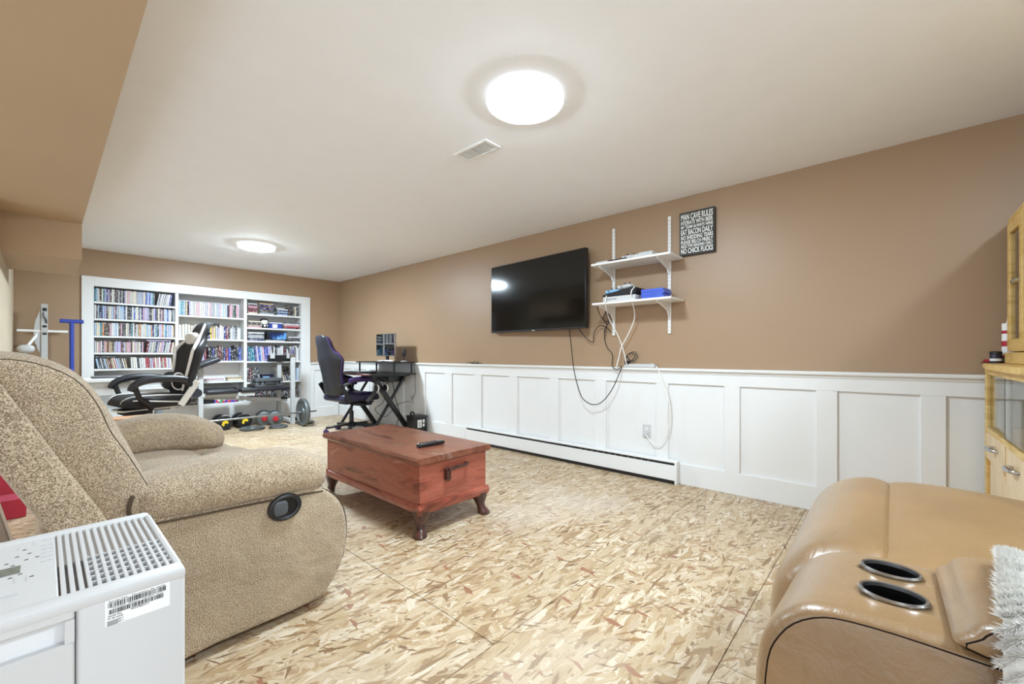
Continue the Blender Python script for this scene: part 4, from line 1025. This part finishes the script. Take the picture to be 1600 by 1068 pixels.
build('top_apron', MB().prism([(3.318, YF-.012), (3.318, YF+.0), (2.9, YF+.012), (2.4, YF+.012), (2.05, YF), (2.05, YF-.012)], 'z', .935, .965), 'ply', CB)
def drawer(x0, x1, z0, z1, hx, hz):
    d = build('drawer', MB().box(x0, x1, YF-.25, YF-.001, z0, z1, .003), 'ply2', CB)
    build('handle', MB().tube([(hx-.062, YF-.002, hz), (hx-.045, YF+.018, hz+.003), (hx, YF+.026, hz+.004), (hx+.045, YF+.018, hz+.003), (hx+.062, YF-.002, hz)], [.006, .010, .012, .010, .006], 10), 'chrome', d)
drawer(2.86, 3.355, .495, .632, 3.06, .578); drawer(2.32, 2.80, .47, .632, 2.60, .572); drawer(2.06, 2.30, .47, .632, 2.16, .572)
build('divider', MB().box(2.805, 2.855, YF-.2, YF-.006, .48, .632), 'ply', CB)
build('front_board', MB().box(2.05, 3.27, YF-.03, YF-.008, .05, .468, .002), 'ply2', CB)
build('front_board', MB().box(2.86, 3.258, YF-.03, YF-.008, .468, .493, .001), 'ply2', CB)
HT = thing('hutch', 'tall wooden hutch with glass doors standing on the cabinet counter', 'cabinet', (2.7, -.65, .9915))
YH = -.43; HX = 3.275; HB, HTZ = .9915, 1.70
build('side_panel', MB().box(HX-.02, HX, -.85, YH-.022, HB, HTZ, .002), 'ply', HT)
build('side_panel', MB().box(2.0, 2.02, -.85, YH-.022, HB, HTZ, .002), 'ply', HT)
build('back_panel', MB().box(2.02, HX-.02, -.85, -.838, HB, HTZ), 'ply2', HT)
build('top_panel', MB().box(1.99, HX+.004, -.86, YH-.004, HTZ, HTZ+.02, .003), 'ply', HT)
build('base_rail', MB().box(2.0, HX, -.838, YH+.008, HB, HB+.055, .003), 'ply', HT)
build('shelf_board', MB().box(2.02, HX-.02, -.838, YH-.05, 1.33, 1.348), 'ply2', HT)
for x0, x1, kx in ((2.945, 3.272, 2.985), (2.62, 2.935, 2.66), (2.30, 2.61, 2.56), (2.0, 2.29, 2.05)):
    d = MB(); z0, z1 = HB+.06, HTZ-.004; w_ = .055
    d.box(x0, x0+w_, YH-.022, YH, z0, z1, .003).box(x1-w_, x1, YH-.022, YH, z0, z1, .003).box(x0+w_, x1-w_, YH-.022, YH, z0, z0+.06, .002).box(x0+w_, x1-w_, YH-.022, YH, z1-.06, z1, .002)
    d = build('door', d, 'ply', HT)
    build('pane', MB().box(x0+w_, x1-w_, YH-.014, YH-.010, z0+.06, z1-.06), 'glass', d, smooth=False)
    build('latch', MB().cyl((kx, YH, 1.378), (kx, YH+.022, 1.378), .012, n=14).obox((kx+.02, YH+.018, 1.378), (.06, .012, .016), (0, 0, 0), .004).cyl((kx+.05, YH, 1.372), (kx+.05, YH+.02, 1.372), .009, n=12), 'chrome', d)
for z in (1.12, 1.60): build('hinge', MB().box(HX-.001, HX+.006, YH-.018, YH-.002, z-.03, z+.03, .002), 'ply2', HT)
solo('tray', MB().box(2.72, 3.415, -.80, -.455, 1.7205, 1.734, .004), 'black', 'flat black tray lying on top of the wooden hutch', 'tray')
def tube_thing(x, y, h, r, label, nozzle):
    t = thing('sealant_tube', label, 'tube', (x, y, .9915)); z = .992
    build('barrel', MB().lathe([(r, z), (r, z+h)], (x, y, 0), n=20), 'paper', t)
    for k, (a, b_) in enumerate(((.10, .2), (.42, .56), (.74, .82))): build('red_band', MB().lathe([(r+.0006, z+h*a), (r+.0006, z+h*b_)], (x, y, 0), n=20), 'redbox', t)
    build('base_cap', MB().lathe([(r+.001, z), (r+.001, z+.03)], (x, y, 0), n=20), 'dgrey', t)
    if nozzle: build('nozzle', MB().lathe([(r*.4, z+h), (r*.3, z+h+.02), (r*.16, z+h+.085)], (x, y, 0), n=14), 'paper', t)
    return t
tube_thing(3.333, -.445, .205, .0255, 'red and white sealant tube on counter at the hutch corner', True)
t = thing('jar', 'small dark jar with pale band in front of sealant tube', 'jar', (3.292, -.395, .9915))
build('body', MB().lathe([(.021, .992), (.022, 1.0), (.022, 1.03), (.02, 1.036)], (3.292, -.395, 0), n=20), 'navy', t)
build('band', MB().lathe([(.0224, 1.003), (.0224, 1.016)], (3.292, -.395, 0), n=20), 'wplastic2', t)
build('lid', MB().lathe([(.023, 1.036), (.023, 1.05), (.02, 1.053)], (3.292, -.395, 0), n=20), 'black', t)
t = thing('pocket_knife', 'dark red and black tool lying on counter by the wall', 'tool', (3.385, -.378, .9915))
build('handle', MB().obox((3.385, -.378, 1.002), (.04, .022, .018), (0, 0, .4), .004), 'redbox', t)
build('black_tray', MB().box(3.335, 3.40, -.47, -.375, .9917, .9945, .001) if False else MB().obox((3.385, -.378, .9935), (.05, .035, .0035), (0, 0, .4), .001), 'black', t)

# ------------------------------------------------------------------ gaming chairs
def gaming_chair(label, loc, rz, c):
    t = thing('gaming_chair', label, 'chair', loc, rz, None, local=True)
    SZ, AZ_, BH, ln = c['seat'], c['arm'], c['back'], c['lean']
    b = build('base', MB().lathe([(.05, .07), (.055, .08), (.05, .12), (.03, .14)], n=18), c['frame'], t)
    for k in range(5):
        a = R(72*k + c.get('brot', 10)); dx, dy = math.cos(a), math.sin(a)
        build('spoke', MB().beam((.04*dx, .04*dy, .105), (.32*dx, .32*dy, .082), .045, .03, bev=.006), c['frame'], b)
        w_ = build('caster', MB().cyl((.32*dx-dy*.028, .32*dy+dx*.028, .03), (.32*dx-dy*.006, .32*dy+dx*.006, .03), .03, n=16).cyl((.32*dx+dy*.028, .32*dy-dx*.028, .03), (.32*dx+dy*.006, .32*dy-dx*.006, .03), .03, n=16).cyl((.32*dx, .32*dy, .03), (.32*dx, .32*dy, .075), .01, n=8), c['caster'], t)
    build('gas_column', MB().cyl((0, 0, .11), (0, 0, .28), .028, n=16).cyl((0, 0, .26), (0, 0, SZ-.14), .016, n=14), 'blackm', t)
    build('tilt_mechanism', MB().box(-.14, .13, -.09, .09, SZ-.15, SZ-.105, .01), 'blackm', t)
    build('tilt_lever', MB().tube([(.02, -.08, SZ-.13), (.03, -.22, SZ-.14), (.03, -.28, SZ-.15)], .007, 8), 'blackm', t)
    sp_ = smoothp([(-.25, SZ-.10), (-.26, SZ-.02), (-.2, SZ), (.0, SZ-.005), (.18, SZ+.005), (.25, SZ-.02), (.275, SZ-.06), (.25, SZ-.10), (0, SZ-.11)], 3)
    s_ = build('seat', MB().extrude_profile(sp_, 'y', -.26, .26, .06, 5, .03), c['seatm'], t)
    for sg in (-1, 1):
        build('seat_trim', MB().tube([(-.24, sg*.235, SZ-.015), (-.1, sg*.222, SZ+.004), (.12, sg*.222, SZ+.008), (.22, sg*.215, SZ-.006), (.268, sg*.19, SZ-.05), (.25, sg*.215, SZ-.09)], .008, 6), c['trim'], s_)
        build('seat_trim', MB().tube([(-.2, sg*.258, SZ-.07), (.05, sg*.262, SZ-.045), (.2, sg*.255, SZ-.03), (.262, sg*.225, SZ-.06)], .007, 6), c['trim'], s_)
    B0 = SZ-.02
    prof = [(0, .19, .05), (.06, .215, .06), (.16, .225, .06), (.28, .225, .058), (.40, .25, .06), (.50, .275, .062), (.565, .255, .058), (.62, .20, .052), (.68, .175, .048), (.76, .165, .045), (.82, .14, .04), (.845, .09, .025)]
    rings = []; NN = 32
    for h, hw, th in prof:
        h *= BH/.845; xo = -.255 - ln*h - .06*(h/BH)**2; ring = []
        for k in range(NN):
            a = 2*math.pi*k/NN; ca, sa = math.cos(a), math.sin(a)
            y = hw*math.copysign(abs(sa)**.8, sa); x = th*math.copysign(abs(ca)**.8, ca)
            x += .055*(abs(y)/.25)**3
            ring.append((xo+x, y, B0+h))
        rings.append(ring)
    bk = build('backrest', MB().loft(rings), c['backm'], t)
    for sg in (-1, 1):
        kk = [5 if sg > 0 else NN-5]
        pts = [Vector(r_[kk[0]])+Vector((.006, 0, 0)) for r_ in rings[1:-1]]
        build('back_trim', MB().tube(pts, [c['tw']*(.6+.7*math.sin(math.pi*i/(len(pts)-1))) for i in range(len(pts))], 8), c['trim'], bk)
        # dark insert on the side of the front face
        pts = [Vector(r_[(2 if sg > 0 else NN-2)])+Vector((.004, 0, 0)) for r_ in rings[1:6]]
    pts = [Vector(r_[8])+Vector((0, .002, 0)) for r_ in rings[1:-1]]
    for sg in (-1, 1):
        build('edge_panel', MB().tube([Vector((p.x-.008, sg*(p.y-.006), p.z)) for p in pts], .012, 8), c['edge'], bk)
    hz = B0+.70*BH/.845; hx = -.255-ln*.70*BH/.845-.06*.7
    if c['pillows']:
        hp = build('head_pillow', MB().pill((hx+.075, 0, hz-.045), (.085, .26, .13), .7, .7, 20, 10), c['pillm'], t)
        build('pillow_strap', MB().beam((hx+.03, -.13, hz-.02), (hx-.03, -.175, hz+.02), .012, .03).beam((hx+.03, .13, hz-.02), (hx-.03, .175, hz+.02), .012, .03), 'black', hp)
        lp = build('lumbar_pillow', MB().pill((-.255-ln*.12+.095, 0, B0+.15), (.13, .36, .19), .7, .6, 22, 10), c['backm'], t)
        for sg in (-1, 1): build('pillow_trim', MB().torus((-.255-ln*.12+.10, sg*.155, B0+.15), .075, .008, 'y', 24, 6, .75, 1.1), c['trim'], lp)
    for sg in (-1, 1): build('recline_hinge', MB().beam((-.16, sg*.275, SZ-.10), (-.285-ln*.1, sg*.265, B0+.15), .014, .05), c['hinge'], t)
    for sg in (-1, 1):
        y = sg*.305
        a_ = build('armrest', MB().tube([(-.20, y, AZ_-.015), (-.12, y, AZ_), (.05, y, AZ_+.005), (.16, y, AZ_-.02), (.215, y, AZ_-.06), (.235, y, AZ_-.10)], [.03, .036, .036, .034, .03, .022], 12), c['armm'], t)
        build('arm_support', MB().tube([(.20, y, AZ_-.06), (.17, y-sg*.004, AZ_-.16), (.12, y-sg*.02, SZ-.05), (.06, y-sg*.03, SZ-.11)], [.022, .022, .032, .03], 10), c['armf'], a_)
        build('arm_bracket', MB().beam((-.16, y-sg*.01, AZ_-.03), (-.25, y-sg*.04, AZ_-.07), .03, .03), c['armf'], a_)
    f = build('footrest', MB().pill((.13, 0, SZ-.155), (.22, .34, .06), .6, .5, 22, 8), c['seatm'], t)
    build('footrest_rails', MB().tube([(-.15, -.15, SZ-.12), (.24, -.15, SZ-.135), (.27, -.1, SZ-.135), (.27, .1, SZ-.135), (.24, .15, SZ-.135), (-.15, .15, SZ-.12)], .008, 8, smooth=False), c['hinge'], f)
    return t
gaming_chair('black and white gaming chair facing left in front of the bookcase', (.72, 5.52, 0), R(180+8), dict(seat=.635, arm=.80, back=.77, lean=.20, frame='black', caster='black', seatm='blackf', backm='blackf', trim='whitel', edge='blackl', tw=.015, pillows=True, pillm='whitel', hinge='whitem', armm='blackl', armf='black'))
gaming_chair('black and purple gaming chair at the X-legged desk', (2.78, 5.42, 0), R(2), dict(seat=.53, arm=.715, back=.77, lean=.14, frame='blackm', caster='purple', seatm='navy', backm='blackl', trim='purple', edge='purple', tw=.011, pillows=False, pillm='purple', hinge='blackm', armm='purple', armf='dgrey', brot=168-2))

# ------------------------------------------------------------------ X-legged desk and what stands on it
t = thing('desk', 'dark X-legged desk with raised shelf against the wainscot', 'desk', (3.05, 5.36, 0))
build('desktop', MB().box(2.72, 3.385, 4.80, 5.95, .768, .79, .004), 'blackm', t)
build('front_edge', MB().box(2.708, 2.735, 4.81, 5.94, .770, .793, .004), 'deskred', t)
for y in (4.93, 5.80):
    build('leg', MB().beam((2.80, y-.02, .768), (3.34, y-.02, .004), .06, .045, (0, 1, 0)), 'blackm', t)
    build('leg', MB().beam((3.32, y+.03, .768), (2.80, y+.03, .004), .03, .03, (0, 1, 0)), 'blackm', t)
    build('top_bracket', MB().box(2.78, 3.36, y-.03, y+.05, .75, .768, .002), 'blackm', t)
build('cable_tray', MB().box(3.08, 3.34, 5.0, 5.72, .67, .75, .006), 'blackm', t)
rs = build('raised_shelf', MB().box(3.04, 3.39, 4.83, 5.80, .925, .942, .003), 'blackm', t)
for x in (3.08, 3.35):
    for y in (4.86, 5.76): build('shelf_post', MB().box(x-.009, x+.009, y-.009, y+.009, .79, .925), 'blackm', rs)
t = thing('monitor', 'black glossy monitor on the raised desk shelf', 'monitor', (3.17, 5.20, .9425))
build('bezel', MB().box(3.155, 3.18, 4.965, 5.435, 1.018, 1.325, .004), 'steel', t)
build('screen', MB().box(3.1535, 3.156, 4.975, 5.425, 1.03, 1.318), 'mscreen', t, smooth=False)
build('stand', MB().box(3.18, 3.20, 5.17, 5.23, .95, 1.12, .003), 'black', t)
build('foot', MB().box(3.12, 3.26, 5.08, 5.32, .9427, .952, .003), 'black', t)
t = thing('microphone', 'small black microphone on stand beside the monitor', 'microphone', (3.28, 4.93, .9425))
build('base', MB().lathe([(.045, .9427), (.045, .95), (.012, .956)], (3.28, 4.93, 0), n=18), 'wplastic', t)
build('stem', MB().cyl((3.28, 4.93, .95), (3.28, 4.93, 1.02), .007, n=10), 'black', t)
build('capsule', MB().lathe([(.012, 1.02), (.024, 1.03), (.024, 1.085), (.018, 1.105), (.004, 1.11)], (3.28, 4.93, 0), n=16), 'black', t)
build('yoke', MB().torus((3.28, 4.93, 1.05), .034, .005, 'x', 20, 6), 'blackm', t)
cable([(3.10, 5.30, .95), (3.07, 5.2, .95), (3.11, 5.1, .96), (3.16, 5.0, .952), (3.10, 4.95, .95), (3.07, 5.06, .955), (3.13, 5.14, .95), (3.2, 5.05, .955), (3.12, 4.99, .95)], 'cable_w', .006, 'white cable coiled on the raised desk shelf below monitor')
t = thing('keyboard', 'black keyboard lying on the red-edged desk', 'keyboard', (2.86, 5.45, .7905))
build('body', MB().box(2.79, 2.93, 5.22, 5.66, .7905, .803, .003), 'black', t)
for i in range(4):
    k = MB()
    for j in range(14): k.box(2.80+i*.031, 2.825+i*.031, 5.228+j*.0305, 5.253+j*.0305, .803, .81)
    o = build('key_row', k, 'dgrey', t, smooth=False); o['kind'] = 'stuff'
solo('mouse', MB().pill((2.88, 5.05, .806), (.11, .062, .034), .7, .8, 20, 8), 'black', 'black computer mouse beside the keyboard on the desk', 'mouse')
t = thing('headset', 'white and black headset hanging from the front desk leg', 'headset', (2.86, 4.87, .5))
build('headband', MB().torus((2.90, 4.862, .66), .075, .008, 'y', 28, 8), 'blackm', t)
for s, x in ((-1, 2.835), (1, 2.965)):
    c_ = build('ear_cup', MB().cyl((x-.02*s, 4.862, .61), (x+.02*s, 4.862, .61), .042, n=20), 'black', t)
    build('ear_pad', MB().torus((x+.0*s, 4.862, .61), .036, .012, 'x', 20, 8), 'whitel', c_)
t = thing('black_case', 'small black lidded case with white labels on floor by the desk', 'case', (3.29, 4.65, 0))
build('body', MB().box(3.20, 3.385, 4.56, 4.76, 0.0005, .215, .008, 2), 'black', t)
build('lid', MB().box(3.195, 3.39, 4.555, 4.765, .215, .24, .006, 2), 'black', t)
build('handle', MB().tube([(3.215, 4.60, .238), (3.215, 4.61, .275), (3.23, 4.66, .285), (3.24, 4.71, .275), (3.24, 4.72, .238)], .012, 8), 'blackm', t)
build('white_label', MB().box(3.235, 3.30, 4.5585, 4.5602, .09, .19), 'paper', t); build('white_label', MB().box(3.315, 3.345, 4.5585, 4.5602, .15, .19), 'paper', t); build('white_label', MB().box(3.315, 3.345, 4.5585, 4.5602, .10, .135), 'paper', t)
pr = MB()
for i in range(4): pr.box(3.245, 3.29-.008*(i % 2), 4.5578, 4.5585, .105+i*.018, .111+i*.018)
build('label_print', pr, 'ink', t, smooth=False)
cable([(3.2, 5.1, .70), (3.22, 5.05, .45), (3.25, 5.0, .25), (3.2, 4.98, .1), (3.28, 5.05, .03), (3.33, 5.2, .02)], 'cable_k', .005, 'black cable hanging from desk tray to floor behind crossed legs')
cable([(3.37, 4.85, .93), (3.385, 4.83, .80), (3.38, 4.82, .6), (3.40, 4.84, .54), (3.41, 4.90, .46), (3.418, 4.97, .43)], 'cable_k', .004, 'black cable running from raised desk shelf down to the outlet')
cable([(3.25, 5.4, .69), (3.2, 5.3, .4), (3.0, 5.2, .3), (3.1, 5.1, .2), (3.25, 5.05, .35), (3.35, 4.9, .4)], 'cable_k', .004, 'black cable looping under the desk between crossed legs')

# ------------------------------------------------------------------ weights corner
t = thing('weight_bench', 'grey weight bench with black pads and rack posts before bookcase', 'weight bench', (1.95, 6.7, 0))
YB = 6.66
build('post', MB().box(2.465, 2.52, YB-.03, YB+.025, 0, 1.0, .004), 'greym', t)
build('post', MB().box(2.40, 2.455, 6.99, 7.04, 0, 1.14, .004), 'greym', t)
build('foot_bar', MB().box(2.455, 2.505, YB+.025, 7.04, .03, .08, .004), 'greym', t)
build('cross_plate', MB().box(2.25, 2.57, 6.93, 6.99, .93, 1.03, .005), 'black', t)
for x in (2.30, 2.53): build('bar_hook', MB().prism([(x-.03, .98), (x+.03, .98), (x+.03, 1.16), (x+.015, 1.16), (x+.01, 1.05), (x-.01, 1.05), (x-.015, 1.12), (x-.03, 1.12)], 'y', 6.90, 6.925, .003), 'greym', t)
build('bar_hook', MB().prism([(2.455, .99), (2.53, .99), (2.53, 1.15), (2.515, 1.15), (2.51, 1.04), (2.475, 1.04), (2.47, 1.12), (2.455, 1.12)], 'y', YB-.028, YB+.022, .003), 'chrome', t)
build('main_rail', MB().beam((1.37, 6.82, .475), (2.47, 6.82, .36), .05, .05), 'greym', t)
build('main_rail', MB().beam((1.37, YB+.05, .50), (2.0, YB+.05, .485), .05, .05), 'greym', t)
build('front_post', MB().box(1.345, 1.40, YB+.03, YB+.085, 0, .87, .004), 'greym', t)
build('front_foot', MB().box(1.35, 1.395, YB-.15, YB+.30, 0, .05, .004), 'greym', t)
build('seat_pad', MB().box(1.42, 1.79, YB-.02, YB+.26, .51, .565, .018, 3), 'blackl', t)
build('back_pad', MB().box(1.82, 2.46, YB-.0, YB+.26, .515, .57, .018, 3), 'blackl', t)
build('curl_pad', MB().obox((1.36, YB+.06, .90), (.42, .34, .06), (0, R(-22), 0), .018, 3), 'blackl', t)
build('leg_roller', MB().cyl((1.30, YB-.13, .55), (1.30, YB+.27, .55), .055, n=20), 'blackl', t)
build('roller_arm', MB().beam((1.37, YB+.06, .5), (1.30, YB+.06, .55), .03, .04), 'greym', t)
build('adjuster', MB().box(2.38, 2.47, 6.79, 6.85, .37, .40, .004), 'black', t)
t = thing('tool_case', 'dark grey plastic tool case lying on the weight bench', 'case', (2.17, YB+.12, .5705))
build('lower_shell', MB().box(2.0, 2.36, YB+.02, YB+.25, .5705, .635, .012, 2), 'dgrey', t)
build('upper_shell', MB().box(2.005, 2.355, YB+.025, YB+.245, .637, .70, .018, 2), 'dgrey', t)
build('handle', MB().tube([(2.12, YB+.022, .65), (2.13, YB-.005, .645), (2.25, YB-.005, .645), (2.26, YB+.022, .65)], .011, 8), 'black', t)
for x in (2.06, 2.31): build('latch', MB().box(x-.015, x+.015, YB+.014, YB+.026, .615, .665, .002), 'black', t)
t = thing('barbell', 'long steel barbell with round grey plates on the floor', 'barbell', (1.7, 6.40, .2))
YBB, ZB = 6.38, .2
build('bar', MB().cyl((.70, YBB, ZB), (2.72, YBB, ZB), .0125, n=14), 'steel', t)
for x in (2.53, .90):
    p = build('plate', MB().lathe([(.03, -.024), (.075, -.024), (.08, -.012), (.155, -.012), (.165, -.026), (.195, -.026), (.2, -.02), (.2, .02), (.195, .026), (.165, .026), (.155, .012), (.08, .012), (.075, .024), (.03, .024)], (x, YBB, ZB), 'x', 48), 'iron', t)
    build('collar', MB().lathe([(.016, -.06), (.026, -.06), (.026, -.03), (.016, -.03)], (x, YBB, ZB), 'x', 20), 'steel', t)
def fplate(x, y, r, label):
    t = thing('weight_plate', label, 'weight plate', (x, y, 0), 0, None, local=True)
    build('disc', MB().lathe([(.02, 0), (r-.01, 0), (r, .006), (r, .026), (r-.012, .032), (r-.03, .03), (r-.04, .022), (.06, .022), (.05, .032), (.02, .032)], n=40), 'iron', t)
    build('hub', MB().lathe([(.021, .0), (.026, .034), (.02, .036), (.015, .02)], n=20), 'steel', t)
fplate(1.94, 6.60, .155, 'large grey weight plate lying flat beside black dumbbells'); fplate(2.24, 6.50, .12, 'grey weight plate lying flat in front of red-handled dumbbells'); fplate(2.66, 6.62, .125, 'grey weight plate lying flat beside upright barbell plate')
def dumbbell(x, y, label, r=.098, L=.30):
    t = thing('dumbbell', label, 'dumbbell', (x, y, 0), 0, 'black dumbbells', local=True)
    for k, (a, b_) in enumerate(((0, .115), (L-.115, L))):
        build('head', MB().lathe([(r*.5, a), (r*.92, a), (r, a+.012), (r, b_-.012), (r*.92, b_), (r*.5, b_)], (0, 0, r), 'y', 32), 'black', t)
    build('grip', MB().cyl((0, .115, r), (0, L-.115, r), .017, n=14), 'steel', t)
    em = MB().prism([(-.042, r-.018), (-.022, r-.040), (-.004, r-.030), (-.012, r-.012), (.012, r-.002), (.036, r-.012), (.040, r+.012), (.018, r+.038), (-.006, r+.034), (-.018, r+.020), (-.036, r+.024), (-.030, r+.004)], 'y', -.0025, .001)
    build('yellow_emblem', em, 'yellow', t, smooth=False)
    build('white_marking', MB().obox((.01, .05, r*1.995), (.07, .014, .004), (0, 0, .5)).obox((.0, .075, r*1.993), (.05, .012, .004), (0, 0, .5)), 'paper', t, smooth=False)
dumbbell(1.665, 6.79, 'black dumbbell with yellow emblem nearest the recliner'); dumbbell(1.91, 6.81, 'black dumbbell with yellow emblem nearest the flat large plate')
def dumbbell2(x, y, label):
    t = thing('dumbbell', label, 'dumbbell', (x, y, 0), R(-14), 'red-handled dumbbells', local=True)
    for a in (0, .2): build('plate', MB().lathe([(.02, a), (.08, a), (.1, a+.01), (.1, a+.035), (.08, a+.045), (.02, a+.045)], (0, 0, .1), 'y', 32), 'iron', t)
    build('handle', MB().cyl((0, .0, .1), (0, .245, .1), .016, n=12), 'red', t)
    build('red_nut', MB().lathe([(.012, -.03), (.035, -.028), (.04, -.006), (.03, 0)], (0, 0, .1), 'y', 10), 'red', t)
dumbbell2(2.17, 6.845, 'grey dumbbell with red nut, left one of the red-handled pair'); dumbbell2(2.275, 6.71, 'grey dumbbell with red nut closest to the rack post')
cable([(2.56, 6.9, .012), (2.57, 6.85, .06), (2.6, 6.95, .1), (2.56, 7.0, .05), (2.62, 6.85, .03), (2.57, 6.8, .09), (2.66, 6.9, .02)], 'black', .012, 'black strap heaped on floor behind the rack post')

# ------------------------------------------------------------------ left back corner
t = thing('side_desk', 'white side desk behind the black and white gaming chair', 'desk', (.36, 6.3, 0))
build('desktop', MB().box(.10, .66, 5.92, 6.55, .755, .785, .004), 'white', t)
build('side_leg', MB().box(.12, .15, 5.95, 6.5, 0, .755, .003), 'white', t)
build('side_leg', MB().box(.60, .63, 5.95, 6.5, 0, .755, .003), 'white', t)
build('front_apron', MB().box(.15, .60, 5.945, 5.965, .62, .755, .003), 'white', t)
build('lower_shelf', MB().box(.15, .60, 5.97, 6.48, .28, .30, .002), 'oak', t)
t = thing('laptop', 'closed grey laptop lying on the white side desk', 'laptop', (.45, 6.3, .7855))
build('base', MB().box(.34, .62, 6.2, 6.42, .7855, .797, .003), 'dgrey', t); build('lid', MB().box(.34, .62, 6.2, 6.42, .798, .807, .003), 'steel', t)
solo('paper_sheet', MB().box(.16, .33, 6.05, 6.28, .7855, .788), 'paper', 'sheet of white paper on the white side desk', 'paper')
t = thing('wooden_crate', 'pinkish wooden crate on floor below the black and white gaming chair', 'crate', (.52, 5.02, 0))
for k in range(4): build('plank', MB().box(.36, .72, 4.90, 4.915, .005+k*.118, .115+k*.118, .002), 'cutwood', t, smooth=False); build('plank', MB().box(.36, .72, 5.095, 5.11, .005+k*.118, .115+k*.118, .002), 'cutwood', t, smooth=False)
for x in (.36, .705): build('end_board', MB().box(x, x+.015, 4.916, 5.094, .005, .47, .002), 'cutwood', t, smooth=False)
build('lid', MB().box(.355, .725, 4.895, 5.115, .472, .487, .002), 'cutwood', t, smooth=False)
t = thing('exercise_machine', 'grey upright exercise machine with side pegs in far left corner', 'exercise machine', (0, 6.9, 0))
build('upright', MB().prism([(6.88, 0), (6.93, 0), (6.93, 1.59), (6.88, 1.59)], 'x', -.02, .032, .004), 'greym', t)
build('cover_plate', MB().prism([(-.02, 1.55), (-.06, 1.40), (-.075, 1.28), (-.06, 1.16), (-.02, 1.02)], 'y', 6.89, 6.92, .003), 'greym', t)
build('peg', MB().cyl((-.19, 6.90, 1.295), (-.02, 6.90, 1.293), .014, n=14), 'whitem', t)
build('peg', MB().cyl((.032, 6.90, 1.293), (.185, 6.90, 1.293), .014, n=14), 'whitem', t)
for z, d_ in ((1.53, .018), (1.345, .012), (1.265, .012)): build('slot', MB().box(-.008, .024, 6.8785, 6.882, z-d_, z+d_, .001), 'black', t)
build('cable_hook', MB().tube([(.0, 6.878, 1.50), (.005, 6.872, 1.46), (.018, 6.872, 1.42), (.022, 6.876, 1.38)], .006, 8), 'blackm', t)
build('strut', MB().beam((-.04, 6.90, 1.27), (-.13, 6.86, 1.10), .016, .016), 'whitem', t)
build('floor_foot', MB().box(-.17, .10, 6.80, 7.02, 0, .04, .004), 'greym', t)
build('lower_tube', MB().cyl((-.13, 6.86, .04), (-.13, 6.86, 1.10), .014, n=12), 'whitem', t)
build('white_grip', MB().pill((-.125, 6.84, 1.10), (.13, .08, .09), .8, .8, 16, 8), 'wplastic', t)
t = thing('push_handle', 'blue metal T-shaped bar standing beside the bookcase', 'T-bar', (.215, 6.93, 0))
build('stem', MB().cyl((.215, 6.93, 0), (.215, 6.93, 1.40), .02, n=16), 'blue', t)
build('crossbar', MB().cyl((.12, 6.93, 1.415), (.31, 6.93, 1.415), .022, n=16), 'blue', t)
build('foot_plate', MB().box(.13, .29, 6.86, 7.0, 0, .012, .003), 'blue', t)
